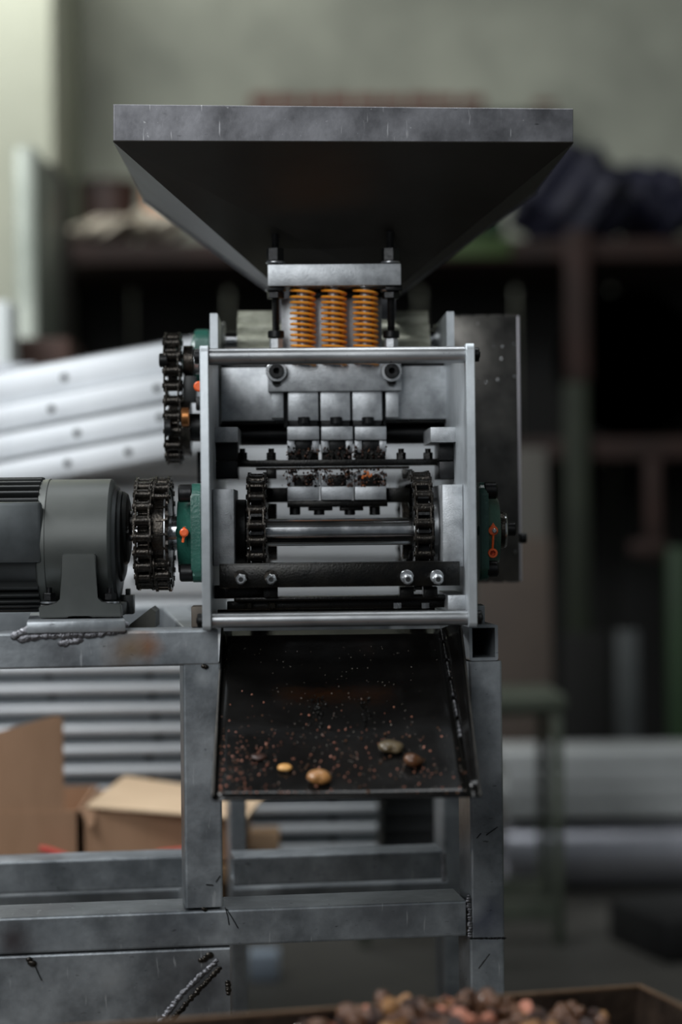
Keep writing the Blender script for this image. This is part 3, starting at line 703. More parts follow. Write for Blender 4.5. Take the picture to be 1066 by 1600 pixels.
# upper front beam (left) : face y 985..1046
def hbeam(name, x0, x1, yA0, yA1, yB0, yB1, v, d, **k):
    """beam with face corners left (x0,yA0..yA1) right (x1,yB0..yB1); uses mean height"""
    zt = (q(x0, yA0, v).z + q(x1, yB0, v).z) / 2; zb_ = (q(x0, yA1, v).z + q(x1, yB1, v).z) / 2
    X0 = q(x0, (yA0 + yA1) / 2, v).x; X1 = q(x1, (yB0 + yB1) / 2, v).x; zm = (zt + zb_) / 2
    return tube(name, (X0, v + d / 2, zm), (X1, v + d / 2, zm), d, zt - zb_, (0, 0, 1), **k), zt, zb_
o, ubt, ubb = hbeam('upper_beam', -170, 341, 993, 1052, 984, 1037, 0, .05)
print('stand top', ubt, 'machine bottom', zbot)
# right side beam running back (open end), sits on the right post
e0 = q(756, 1004, 0)
tube('side_beam', (e0.x, 0, ubt - .0145), (e0.x, .40, ubt - .0145), 45 * ssz(756, 1004, 0), .029, (0, 0, 1))
lx = q(316, 1010, 0).x
tube('side_beam', (lx, .0505, ubt - .0145), (lx, .40, ubt - .0145), .026, .029, (0, 0, 1))
tube('upper_beam', (q(-150, 1000, 0).x, .425, ubt - .0145), (e0.x + .011, .425, ubt - .0145), .049, .029, (0, 0, 1))
# posts
def post(x0, x1, ytop, ybot, v, d, ym=None, zlow=None, **k):
    ym = ym or (ytop + ybot) / 2; c = q((x0 + x1) / 2, ym, v); s = ssz(x0, ym, v)
    zt = q(x0, ytop, v).z; zb_ = zlow if zlow is not None else q(x0, ybot, v).z
    return tube('post', (c.x, v + d / 2, zt), (c.x, v + d / 2, zb_), d, (x1 - x0) * s, (1, 0, 0), **k)
post(288, 347, 1038, 1419, .0005, .05, 1230)
pR = post(735, 787, 1034, 1466, .0, .05, 1250)
post(735, 789, 1467.5, 1600, .0, .05, 1505, zlow=0)
post(692, 728, 1100, 1300, .375, .05, 1290, zlow=0)
post(360, 385, 1100, 1300, .375, .05, 1290, zlow=0)
# lower front rail, slab below
o, lrt, lrb = hbeam('lower_rail', -170, 728, 1443, 1500, 1406, 1462, 0, .055)
o, _, _ = hbeam('lower_slab', -170, 360, 1501, 1660, 1480, 1640, .001, .05)
# side rails going back
tube('side_rail', (q(757, 1432, 0).x, .051, .15), (q(757, 1432, 0).x, .374, .15), .026, .028, (0, 0, 1))
# rear rails
hbeam('rear_rail', -170, 290, 1352, 1405, 1338, 1386, .24, .04)
hbeam('rear_rail', 366, 692, 1339, 1384, 1330, 1374, .24, .04)
hbeam('rear_cross_rail', -170, 290, 1402, 1440, 1389, 1420, .36, .03)
hbeam('rear_cross_rail', 366, 700, 1386, 1420, 1378, 1412, .36, .03)
# left hidden posts to the floor
for xx in (-150,):
    c = q(xx, 1500, 0); tube('post', (c.x, .025, ubb), (c.x, .025, 0), .05, .028, (1, 0, 0)); tube('post', (c.x, .40, ubb), (c.x, .40, 0), .05, .028, (1, 0, 0))
c = q(330, 1600, 0); tube('post', (c.x, .026, q(330, 1660, 0).z), (c.x, .026, 0), .05, .028, (1, 0, 0)); tube('side_rail', (c.x + .005, .052, lrb - .02), (c.x + .005, .374, lrb - .02), .02, .04, (0, 0, 1))
# welds
def weld(name, pts, v, r, n, seed, par=st, m=weld_m, fr=ST):
    R = random.Random(seed); bm = N(); P = [fr.p(x, y, v) for x, y in pts]
    L = [(P[i + 1] - P[i]).length for i in range(len(P) - 1)]; T = sum(L)
    for k in range(n):
        d = T * k / max(1, n - 1); i = 0
        while i < len(L) - 1 and d > L[i]: d -= L[i]; i += 1
        p = P[i].lerp(P[i + 1], min(1, d / L[i])); rr = r * R.uniform(.75, 1.25)
        blob(bm, p + Vector((R.uniform(-.2, .2) * r, 0, R.uniform(-.2, .2) * r)), (rr, rr * .45, rr * .8), None, 2, .06, R)
    return obj(name, bm, m, par)
weld('weld_bead', [(732, 1400), (734, 1430), (735, 1463)], -.0003, .0019, 16, 1)
weld('weld_bead', [(736, 1466), (790, 1466)], -.0003, .0009, 34, 2, m=black)
weld('weld_bead', [(693, 1335), (694, 1374)], .2385, .0026, 10, 3)
weld('weld_bead', [(315, 1500), (328, 1493)], -.0004, .0028, 5, 4, m=chain_m)
weld('weld_bead', [(45, 1500), (50, 1506)], -.0004, .0026, 4, 5, m=chain_m)
weld('weld_bead', [(318, 1041), (322, 1042)], -.0004, .0020, 3, 6, m=chain_m)
weld('weld_bead', [(318, 1420), (320, 1422)], -.0004, .0018, 3, 7, m=chain_m)
weld('weld_seam', [(250, 1598), (285, 1552), (338, 1502)], .0008, .0024, 46, 8)
weld('weld_seam', [(265, 1598), (298, 1560), (344, 1512)], .0010, .0022, 46, 9, m=chain_m)
weld('weld_bead', [(356, 1535), (357, 1552)], .0004, .0022, 5, 10, m=chain_m)
# whisker-like wire tails left by welding
for pts in ([(352, 1418), (356, 1432), (358, 1445)], [(354, 1420), (364, 1436), (372, 1450)], [(55, 1510), (60, 1522), (65, 1532)], [(322, 1382), (333, 1383)], [(337, 1378), (344, 1368)], [(752, 1302), (745, 1310)], [(760, 1305), (778, 1292)], [(765, 1490), (748, 1513)]):
    bm = N(); sweep(bm, [q(x, y, -.0006) for x, y in pts], .0004, .0004); obj('wire_tail', bm, black, st)
# ============================================================ MOTOR (lies along X, on a welded plate)
mo = thing('gear_motor', 'dark grey electric gear motor on a welded plate left of the machine', 'motor')
mY = SHY; mz = M0.p(140, 850, mY).z
def X_(x, y=850): return M0.p(x, y, mY).x
ms = S(mY); Rm = 103 * ms
def mlathe(name, prof, m, seg=56, rf=None, z=None, label=None):
    bm = N(); lathe(bm, (0, mY, mz if z is None else z), 'X', [(X_(x), r * ms) for x, r in prof], seg, rf=rf); return obj(name, bm, m, mo, label=label)
mlathe('gearbox', [(78, 98), (80, 101), (176, 101), (181, 96), (183, 88)], motor_m)
mlathe('front_ring', [(67, 96), (70, 101), (81, 102.5), (82, 100)], motor_m)
mlathe('end_cap', [(182, 92), (187, 88), (189, 78)], dark_motor)
ez = M0.p(190, 826, mY).z
mlathe('shaft_boss', [(187, 72), (193, 70), (196, 62)], dark_motor, z=(mz + ez) / 2)
mlathe('shaft_boss', [(195, 58), (201, 54), (204, 42), (204, 30)], dark_motor, z=ez)
mlathe('output_shaft', [(203, 13), (216, 13)], polish, z=M0.p(205, 833, mY).z)
mlathe('shaft_key', [(204, 22), (208, 22)], oily, z=M0.p(205, 818, mY).z, seg=12)
# ribbed stator: fins as real geometry, each a part
mlathe('stator', [(-190, 88), (-188, 92), (66, 92), (69, 88)], dark_motor)
fin = None
for k in range(40):
    t = 2 * PI * k / 40 + .05
    dy, dz = math.cos(t), math.sin(t)
    # leave the flat face towards the viewer for the plate
    if dy < -.86: continue
    if fin is None:
        bm = N(); bx(bm, (0, 0, 0), (X_(70) - X_(-190), .0030, .0075), None, .0008); fin = obj('cooling_fin', bm, dark_motor, mo); o = fin
    else: o = dup(fin, (0, 0, 0))
    rr = 98 * ms; o.location = ((X_(70) + X_(-190)) / 2, mY + dy * rr, mz + dz * rr); o.rotation_euler = (t - PI / 2, 0, 0)
fY = mY - 101 * ms
a = M0.p(-60, 850, fY)
bm = N(); s = S(fY); c = M0.p(-50, 833, fY); bx(bm, (c.x, fY + .004, c.z), (228 * s, .010, 96 * s), None, .003); obj('terminal_cover', bm, label_m, mo, label='flat rectangular side cover')
# foot bracket (front) : upright + flange with fillets
fv = fY - .006
pts = [(97, 866), (149, 866), (151, 935), (158, 942), (189, 944), (191, 964), (141, 964), (135, 961), (112, 961), (106, 965), (62, 966), (60, 948), (88, 944), (95, 937)]
bm = N(); prism(bm, [M0.p(x, y, fv) for x, y in pts], None, (0, .012, 0)); bmesh.ops.bevel(bm, geom=list(bm.edges), offset=.0008, segments=2, affect='EDGES'); obj('foot_bracket', bm, motor_m, mo)
a = M0.p(60, 955, fv); b = M0.p(190, 955, fv)
bm = N(); bx(bm, ((a.x + b.x) / 2, mY, M0.p(100, 955, fv).z), (b.x - a.x, .10, 20 * s), None, .001); obj('foot_flange', bm, dark_motor, mo)
for x in (77, 172):
    a = M0.p(x, 941, fv + .012); bm = N(); cyl(bm, (a.x, fv + .012, a.z), 'Z', 14 * s, .0014, 24); f_ = obj('washer', bm, silver, mo)
    z_ = M0.p(x, 932, fv + .012).z; bm = N(); cyl(bm, (a.x, fv + .012, z_), 'Z', 10.5 * s, 11 * s, 6, .0006, ph=.3); obj('foot_nut', bm, black, f_)
    z_ = M0.p(x, 924, fv + .012).z; bm = N(); cyl(bm, (a.x, fv + .012, z_), 'Z', 4.5 * s, 12 * s, 12, .0004); obj('foot_bolt', bm, black, f_)
bm = N(); pb(bm, M0, 188, 930, 208, 960, mY, .02); pb(bm, M0, 196, 920, 203, 930, mY + .01, .01); obj('rear_foot', bm, dark_motor, mo)
# mounting plate, welded to the stand: part of the stand
zp = M0.p(120, 967, fv).z
def sl_(p): return ST.o, p
Xa = q(42, 975, 0).x; Xb = q(196, 975, 0).x
bm = N(); hgt = zp - ubt; bx(bm, ((Xa + Xb) / 2, .07, ubt + hgt / 2), (Xb - Xa, .15, hgt), None, .0008); obj('mounting_plate', bm, stand_m, st)
weld('weld_seam', [(22, 996), (45, 984), (100, 981), (195, 977)], -.0012, .0036, 74, 21)
weld('weld_seam', [(35, 997), (90, 992), (150, 991), (192, 984)], -.0010, .0034, 60, 22)
weld('weld_patch', [(96, 1006), (112, 1002), (125, 1000)], .0, .0030, 22, 23)
# cut off angle piece leaning beside the foot, and small square lump by the plate
bm = N(); P = [M0.p(x, y, .11) for x, y in ((196, 981), (236, 950), (243, 956), (243, 981))]; prism(bm, P, None, (0, .05, 0)); obj('gusset', bm, mat('gusset_dark', '4f4f49', '3b3b38', 20, .5, .6), st).location -= Vector((0, 0, 0))
g = bpy.data.objects['gusset']; g.parent = None; tag(g, 'small dark triangular steel gusset lying on the beam right of the motor foot', 'steel offcut')
bm = N(); pb(bm, M0, 299, 948, 318, 980, .05, .03); g = obj('steel_block', bm, mat('block_rust', '4c463f', '5a5047', 30, .6, .5)); tag(g, 'small brownish steel block on the beam against the left side plate', 'steel block')
# rear far-right tab
bm = N(); pb(bm, M0, 746, 946, 758, 975, .06, .03); obj('corner_lug', bm, steel, mac)
# ============================================================ TRAY WITH NUT PIECES
tp = M0.p(1000, 1541, -.20); TR = Fr(tp.x, -.20, 13)
tr = thing('collecting_tray', 'rusty dark steel tray full of cracked nut pieces in the foreground', 'tray', TR)
rz = tp.z; w = .52; dp = .26; hh = .07
def wallp(name, a, b, c, d):
    o = sheet(name, [a, b, c, d], tray_m, tr, .0016); return o
A = Vector((-w, 0, rz)); B1 = Vector((0, 0, rz)); C1 = Vector((.02, -dp, rz)); D1 = Vector((-w - .02, -dp, rz))
A0 = Vector((-w + .02, -.012, rz - hh)); B0 = Vector((-.022, -.012, rz - hh)); C0 = Vector((-.002, -dp + .012, rz - hh)); D0 = Vector((-w, -dp + .012, rz - hh))
wallp('tray_wall', A, B1, B0, A0); wallp('tray_wall', B1, C1, C0, B0); wallp('tray_wall', C1, D1, D0, C0); wallp('tray_wall', D1, A, A0, D0); wallp('tray_floor', A0, B0, C0, D0)
bm = N(); RP = [A, B1, C1, D1]
for i in range(4): sweep(bm, [RP[i].lerp(RP[(i + 1) % 4], k / 6) for k in range(7)], .0016, .0016)
obj('rolled_rim', bm, mat('rim_rust', '5c4836', '6e5844', 40, .5, .6, .3, 150), tr)
# crate under the tray
cr = thing('wooden_crate', 'plain wooden crate under the rusty collecting tray', 'crate', TR)
cz_ = rz - hh - .001; wood = mat('crate_wood', '6b5238', '7d6245', 8, .8, 0, .3, 40)
for k in range(5):
    for yy in (-.03, -dp + .03):
        bm = N(); bx(bm, (-w / 2, yy, cz_ * (k + .5) / 5), (.44, .012, cz_ / 5 - .006), None, .001); obj('board', bm, wood, cr, loc=None)
for xx in (-w / 2 - .205, -w / 2 + .205):
    for yy in (-.046, -dp + .046):
        bm = N(); bx(bm, (xx, yy, cz_ / 2), (.022, .02, cz_), None, .001); obj('post', bm, wood, cr)
# nut pieces: heap profile from the photo
R = random.Random(21)
def heap(u, v):     # local height over rim, metres
    x = (u + .155) / .085; return rz - .016 + .021 * math.exp(-x * x * .9) - .008 * max(0, (abs(u + .155) - .10) / .1)
mats = [nutA, nutB, nutB, nutC, nutD, nutD, nutB, nutD]
lab = {nutA: 'tan nut piece lying in the heap in the tray', nutB: 'brown nut piece lying in the heap in the tray', nutC: 'pinkish nut kernel piece lying in the heap in the tray', nutD: 'dark shell piece lying in the heap in the tray'}
protos = []
for k in range(6):
    bm = nutmesh(None, (1, .85, .62), 30 + k, k % 2)
    if k % 3 == 2:   # broken half
        bmesh.ops.bisect_plane(bm, geom=bm.verts[:] + bm.edges[:] + bm.faces[:], plane_co=(0, 0, .05), plane_no=(.2, .1, 1), clear_outer=True)
        bmesh.ops.holes_fill(bm, edges=bm.edges)
    for m in (nutA, nutB, nutC, nutD):
        b2 = bm.copy(); me = bpy.data.meshes.new('nut_piece'); b2.to_mesh(me); b2.free(); me.materials.append(m); me.shade_smooth(); me.set_sharp_from_angle(angle=math.radians(40)); protos.append((k, m, me))
    bm.free()
cnt = 0
for i in range(270):
    u = R.uniform(-.36, -.03); v = -.010 - abs(R.gauss(0, .05)) if i % 3 else R.uniform(-.03, -.008)
    if v < -.13: continue
    if R.random() > .2 + math.exp(-((u + .155) / .1) ** 2): continue
    m = R.choice(mats); me = R.choice([p for p in protos if p[1] is m])[2]; s = R.uniform(.0038, .0088) * (.8 if m is nutC else 1)
    o = bpy.data.objects.new('nut_piece', me); C.objects.link(o)
    zz = heap(u, v) + R.uniform(-.006, .005) - s * .3
    loc = TR.o + TR.u * u + TR.v * v; o.location = (loc.x, loc.y, zz); o.scale = (s, s, s); o.rotation_euler = (R.uniform(-.9, .9), R.uniform(-.9, .9), R.uniform(0, 6.28))
    pl = 'at the left end of the heap' if u < -.25 else 'on the left slope of the heap' if u < -.18 else 'on the crest of the heap' if u < -.12 else 'on the right slope of the heap' if u < -.06 else 'at the right end of the heap'
    pl += ', far side' if v > -.03 else ', near side'; sz = 'large ' if s > .0068 else 'mid-sized ' if s > .005 else 'small '
    lb = sz + {nutA: 'tan nut piece ', nutB: 'brown nut piece ', nutC: 'pinkish kernel piece ', nutD: 'dark shell piece '}[m] + pl
    tag(o, lb, 'nut piece', lb.split(',')[0] + ' in the tray' + lb[lb.index(','):]); cnt += 1
print('tray pieces', cnt)
R = random.Random(8)
bm = N(); G = []
for i in range(31):
    row = []
    for j in range(13):
        u = -w + .025 + (w - .05) * i / 30; v = -.006 - (dp - .02) * j / 12; row.append(bm.verts.new((u, v, heap(u, v) - .008 + R.uniform(-.002, .002))))
    G.append(row)
for i in range(30):
    for j in range(12): bm.faces.new([G[i][j], G[i + 1][j], G[i + 1][j + 1], G[i][j + 1]])
o = obj('nut_meal', bm, mat('nut_meal', '3a2318', '6d4630', 300, .8, 0, 1, 400), None); o.location = TR.o; o.rotation_euler = (0, 0, TR.th)
tag(o, 'dark brown crushed shell meal filling the tray under the nut pieces', 'nut meal', kind='stuff')
# ============================================================ BACKGROUND LEFT: cardboard boxes, profiles
def profile(x0, x1, yA, yB, px_h, Y, dep, m, label, group, holes=(), slope=None):
    """channel whose front centre line runs from (x0,yA) to (x1,yB)"""
    a = M0.p(x0, yA, Y); b = M0.p(x1, yB, Y); s = S(Y); h = px_h * s; L = (b - a).length; ang = math.atan2(b.z - a.z, b.x - a.x)
    bm = N(); t = .0025
    # C section: web (front) + two flanges going back, rounded top edge
    bx(bm, (L / 2, t / 2, 0), (L, t, h - .0006), None, .0006); bx(bm, (L / 2, dep / 2, h / 2 - t / 2 - .0003), (L, dep, t), None, .0006); bx(bm, (L / 2, dep / 2, -h / 2 + t / 2 + .0003), (L, dep, t), None, .0006)
    root = bpy.data.objects.new('aluminium_channel', None); C.objects.link(root); root.location = a; root.rotation_euler = (0, -ang, 0); root.empty_display_size = .02
    tag(root, label, 'channel', group); obj('web', bm, m, root)
    for hx in holes:
        f = (hx - x0) / (x1 - x0) * L
        bm = N(); cyl(bm, (f, .0002, 0), 'Y', min(6, px_h * .2) * s, .0012, 18); obj('bolt_hole', bm, hole_m, root)
    return root
ORD = ['topmost', 'second', 'third', 'fourth', 'fifth', 'sixth', 'seventh', 'eighth', 'ninth', 'tenth', 'eleventh', 'twelfth', 'thirteenth']
# lower stack : 32 px pitch alternating depth
rows = 11; y0 = 1056
for i in range(rows):
    y = y0 + i * 32; v = .92
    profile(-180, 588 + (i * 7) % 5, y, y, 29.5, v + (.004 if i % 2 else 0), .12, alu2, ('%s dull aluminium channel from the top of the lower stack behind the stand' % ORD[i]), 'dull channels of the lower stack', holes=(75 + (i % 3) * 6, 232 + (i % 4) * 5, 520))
    # pale strip painting the lit channel tops between the rows
    bm = N(); a = M0.p(-180, y - 16, .90); b = M0.p(590, y - 16, .90)
    bx(bm, ((a.x + b.x) / 2, .90 + .012, (M0.p(200, y - 13, .90).z)), (b.x - a.x, .030, .0085), None, .002)
    o = obj('lit_top_strip', bm, alu); tag(o, '%s pale strip from the top, painting lit channel tops in the lower stack' % ORD[i], 'strip', 'painted lit channel tops of the lower stack')
# supporting timber under the stack
for k, xx in enumerate((-90, 60, 180, 310)):
    a = M0.p(xx, 1400, .95); zb_ = M0.p(200, y0 + (rows - 1) * 32 + 17, .92).z; bm = N(); bx(bm, (a.x, 1.0, zb_ / 2), (.06, .14, zb_), None, .003); o = obj('timber_block', bm, wood)
    tag(o, ['timber block under the left end of the lower channel stack', 'timber block under the channel stack behind the left cardboard box', 'timber block under the channel stack behind the stand centre', 'timber block under the right end of the lower channel stack'][k], 'block')
# middle rows (taller), brighter
mid = [(1012, 44, 590), (962, 52, 640), (906, 56, 700), (846, 60, 700), (783, 62, 702), (722, 58, 704)]
for i, (y, h, x1) in enumerate(reversed(mid)):
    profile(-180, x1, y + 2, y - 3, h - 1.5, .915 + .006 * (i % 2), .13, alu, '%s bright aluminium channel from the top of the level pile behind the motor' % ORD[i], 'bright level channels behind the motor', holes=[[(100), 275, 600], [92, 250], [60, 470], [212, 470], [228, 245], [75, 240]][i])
# tilted bright beams on top, fanned out
tilt = [(608, 558, 56), (656, 600, 46), (700, 647, 44), (744, 692, 44)]
for i, (ya, yb, h) in enumerate(tilt):
    profile(-90, 330, ya + 16, yb - 10, h - 2, .79 + .012 * (3 - i), .09, alu, '%s tilted bright aluminium channel from the top of the slanting pile at left' % ORD[i], 'tilted channels at left', holes=[[100, 258], [80, 245], [120, 250], [105, 200]][i])
# dark stack end right of lower stack
for i in range(4):
    bm = N(); pb(bm, M0, 596, 1232 + i * 26, 760, 1255 + i * 26, 1.12, .10, .002); o = obj('steel_bar', bm, mat('dark_bar', '3c3e40', '555759', 6, .5, .5)); tag(o, '%s dark flat steel bar seen between the chute and the right posts' % ORD[i], 'bar', 'dark flat bars behind the chute')
bm = N(); a = M0.p(752, 1400, 1.15); zb_ = M0.p(680, 1334, 1.12).z; bx(bm, (a.x, 1.17, zb_ / 2), (.03, .08, zb_)); o = obj('timber_block', bm, wood); tag(o, 'timber block under the dark flat bars behind the chute', 'block')
# cardboard boxes, sitting on a hidden bench
def cbox(name, label, x0, x1, ytop, ybot, Y, dep, panel):
    b = thing(name, label, 'box'); return b
CY = .62; s = S(CY)
zf = M0.p(100, 1352, CY).z
bench = thing('low_bench', 'low bench under the cardboard boxes behind the stand', 'bench')
aX = M0.p(-160, 1352, CY).x; bX = M0.p(420, 1352, CY).x
bm = N(); bx(bm, ((aX + bX) / 2, CY + .12, zf - .0105), (bX - aX + .02, .27, .02), None, .002); obj('bench_top', bm, wood, bench)
for X in (aX + .02, M0.p(325, 1352, CY).x):
    for yy in (CY + .01, CY + .23): bm = N(); bx(bm, (X, yy, (zf - .021) / 2), (.03, .03, zf - .021)); obj('leg', bm, wood, bench)
b1 = thing('cardboard_box', 'brown cardboard box with its tall flap raised at the left edge', 'box')
z1 = M0.p(60, 1268, CY).z; xa = M0.p(-150, 1300, CY).x; xb = M0.p(124, 1300, CY).x
bm = N(); bx(bm, ((xa + xb) / 2, CY + .0015, (zf + z1) / 2), (xb - xa, .003, z1 - zf)); bx(bm, (xa, CY + .1, (zf + z1) / 2), (.003, .2, z1 - zf)); bx(bm, (xb - .0015, CY + .1, (zf + z1) / 2), (.003, .2, z1 - zf)); bx(bm, ((xa + xb) / 2, CY + .2, (zf + z1) / 2), (xb - xa, .003, z1 - zf)); bx(bm, ((xa + xb) / 2, CY + .1, zf + .0015), (xb - xa, .2, .003)); obj('carton', bm, cardb, b1)
bm = N(); P = [M0.p(x, y, CY + .001) for x, y in ((-150, 1262), (100, 1272), (98, 1122), (85, 1119), (-20, 1148), (-150, 1160))]; prism(bm, P, None, (0, .003, 0)); obj('flap', bm, cardb, b1)
b2 = thing('cardboard_box', 'open brown cardboard box with a pale flap lying open, behind the left post', 'box')
z2 = M0.p(200, 1268, CY).z; xc = M0.p(128, 1300, CY).x; xd = M0.p(385, 1300, CY).x; z3 = M0.p(200, 1262, CY).z
bm = N(); bx(bm, ((xc + xd) / 2, CY + .0015, (zf + z2) / 2), (xd - xc, .003, z2 - zf)); bx(bm, (xc + .0015, CY + .09, (zf + z2) / 2), (.003, .18, z2 - zf)); bx(bm, (xd - .0015, CY + .09, (zf + z2) / 2), (.003, .18, z2 - zf)); bx(bm, ((xc + xd) / 2, CY + .18, (zf + z2) / 2), (xd - xc, .003, z2 - zf)); bx(bm, ((xc + xd) / 2, CY + .09, zf + .0015), (xd - xc, .18, .003)); obj('carton', bm, cardb, b2)
# pale flap sloping down over the opening
bm = N(); P = [M0.p(135, 1262, CY), M0.p(385, 1282, CY - .03), M0.p(412, 1248, CY + .10), M0.p(195, 1216, CY + .17)]
prism(bm, P, None, (0, .0005, .003)); obj('flap', bm, cardl, b2, label='pale inner side of the flap')
bm = N(); P = [M0.p(124, 1262, CY), M0.p(150, 1266, CY), M0.p(146, 1292, CY - .006), M0.p(138, 1292, CY - .006)]; prism(bm, P, None, (0, .003, 0)); obj('side_flap', bm, cardb, b2)
for k, pts in enumerate(([(62, 1318), (80, 1322), (105, 1331)], [(245, 1326), (290, 1321)])):
    bm = N(); sweep(bm, [M0.p(x, y + 8, CY - .02) for x, y in pts], .005, .004); bm_ = bm
    o = obj('red_strap', bm, red_p); tag(o, ['red plastic strap lying before the left cardboard box', 'red plastic strap lying before the open cardboard box'][k], 'strap')
    o.location.y = 0
# ============================================================ BACKGROUND: back rack, wall, items
RY = 3.0
rack = thing('storage_rack', 'dark rusty steel storage rack along the rear wall, with dark boards added for the shade behind it', 'rack')
sR = S(RY)
def rk(name, m, x0, y0, x1, y1, v, d, par=rack, zlow=None, label=None):
    bm = N(); c = M0.p((x0 + x1) / 2, (y0 + y1) / 2, v); s = S(v); z1 = M0.p(533, y0, v).z; z0 = M0.p(533, y1, v).z if zlow is None else zlow
    bx(bm, (c.x, v + d / 2, (z0 + z1) / 2), ((x1 - x0) * s, d, z1 - z0), None, .002); return obj(name, bm, m, par, label=label)
rk('shelf', rust, 70, 376, 1260, 408, RY, .6)
rk('shelf', rust, 560, 688, 1260, 722, RY, .6)
rk('post', rust, 886, 360, 922, 620, RY - .04, .036, zlow=M0.p(533, 600, RY).z)
rk('post', dgreen, 886, 600, 922, 1200, RY - .04, .036, zlow=0, label='green painted lower half of the rack post')
rk('post', rust, 84, 380, 108, 600, RY - .04, .036, zlow=0)
rk('post', rust, 1010, 722, 1034, 880, RY - .02, .03)
rk('cross_bar', rust, 985, 850, 1045, 872, RY - .03, .02)
for i in range(8): rk('shade_board', darkwood, 60 + i * 150, 405, 206 + i * 150, 900, RY + .60, .02, zlow=0)  # dark boards added to paint the shade under the shelf
rk('post', rust, 1220, 360, 1256, 600, RY - .04, .036, zlow=0)
rk('shelf_lip', mat('lime_paint', '2f4513', '263a12', 8, .7), 700, 372, 800, 402, RY - .006, .005, label='lime green painted stretch of the shelf edge')
shz = M0.p(533, 376, RY).z
def soft(name, cx, cy, rx, rz_, Y, dy, m, label, cat, seed, group=None, zmin=None, rot=0, jit=.0):
    """lumpy cloth heap"""
    R = random.Random(seed); bm = N(); r = bmesh.ops.create_icosphere(bm, subdivisions=4, radius=1); c = M0.p(cx, cy, Y); s = S(Y)
    ca, sa = math.cos(rot), math.sin(rot)
    for v in r['verts']:
        x, y, z = v.co; d = 1 + .12 * math.sin(5 * x + seed) * math.sin(4 * z + 2 * y) + .07 * math.sin(11 * x - 7 * z + seed) + .05 * math.sin(17 * y + 9 * x)
        X, Z = x * d * rx * s, z * d * rz_ * s; v.co = Vector((c.x + X * ca - Z * sa, Y + dy + y * d * dy, c.z + X * sa + Z * ca))
        if zmin is not None: v.co.z = max(v.co.z, zmin)
    o = obj(name, bm, m); return tag(o, label, cat, group)
soft('cloth_sack', 150, 352, 66, 17, RY, .12, sack, 'pale crumpled sack lying lowest on the left of the shelf', 'sack', 1, zmin=shz + .001, rot=.2)
soft('cloth_sack', 238, 345, 46, 24, RY + .16, .12, mat('sack_pale', 'b8b0a0', 'd0c8b8', 12, .9, 0, .5, 30), 'pale crumpled sack partly behind the hopper on the left shelf', 'sack', 4, zmin=shz + .001, rot=-.1)
bm = N(); c = M0.p(160, 262, RY + .3); lathe(bm, (c.x, RY + .46, shz + .001), 'Z', [(0, .055), (.20, .075), (.205, .08), (.21, .08), (.21, .07), (.02, .05)], 32)
o = obj('tub', bm, mat('tub_dark', '35201a', '2a2422', 5, .6)); tag(o, 'dark reddish tub standing behind the pale sacks on the left shelf', 'tub')
bm = N(); c = M0.p(225, 300, RY + .35); bx(bm, (c.x + .03, RY + .46, shz + .10), (.07, .05, .198), None, .01); o = obj('orange_box', bm, mat('orange_card', 'a3633d', 'b57148', 8, .8)); tag(o, 'orange-brown carton standing beside the dark tub on the left shelf', 'carton')
soft('navy_tarpaulin', 905, 292, 95, 82, RY + .04, .15, navy, 'dark navy tarpaulin heap on the right shelf, nearest the hopper', 'tarpaulin', 2, zmin=shz + .001)
soft('navy_tarpaulin', 1030, 308, 80, 62, RY + .34, .13, mat('navy_tarp_light', '15162f', '101124', 7, .7, 0, .5, 20), 'dark violet-blue tarpaulin heap at the right end of the shelf', 'tarpaulin', 6, zmin=shz + .001)
soft('green_bag', 750, 352, 44, 26, RY + .02, .1, mat('bag_green', '12301b', '183a20', 8, .6), 'small green bag on the right shelf below the hopper', 'bag', 3, zmin=shz + .001)
# brick row on a ledge of the back wall
LY = BY - .12
ledge = struct('trim_2', (lambda bm: (pb(bm, M0, 380, 169, 880, 176, LY, .12), bm)[1])(N()), wall_m)
for i in range(9):
    bm = N(); x = 392 + i * 41; pb(bm, M0, x, 148 + (i % 3), x + 37 - (i % 2) * 3, 168.5, LY + .01 + .006 * (i % 2), .09, .003); o = obj('brick', bm, brick_m)
    tag(o, '%s dark red brick from the left in the row on the wall ledge' % ['first', 'second', 'third', 'fourth', 'fifth', 'sixth', 'seventh', 'eighth', 'ninth'][i], 'brick', 'bricks on the wall ledge')
bm = N(); pb(bm, M0, 835, 158, 868, 168.5, LY + .02, .06, .003); o = obj('brick', bm, brick_m); tag(o, 'single dark brick apart from the row, right end of the wall ledge', 'brick')
# round basin leaning on second shelf
s2z = M0.p(533, 688, RY).z
c = M0.p(985, 560, RY + .2); rr = 118 * S(RY + .2)
bm = N(); lathe(bm, (c.x, RY + .25, s2z + rr + .002), 'Y', [(-.05, rr), (-.045, rr * .985), (.02, rr * .8), (.05, rr * .5), (.055, 0), (.059, 0), (.06, rr * .52), (.03, rr * .83), (-.05, rr * 1.0)][:9], 48)
o = obj('round_basin', bm, mat('basin_grey', '5b5d58', '696b66', 4, .5, .3)); tag(o, 'large round grey basin standing on edge on the lower rack shelf', 'basin')
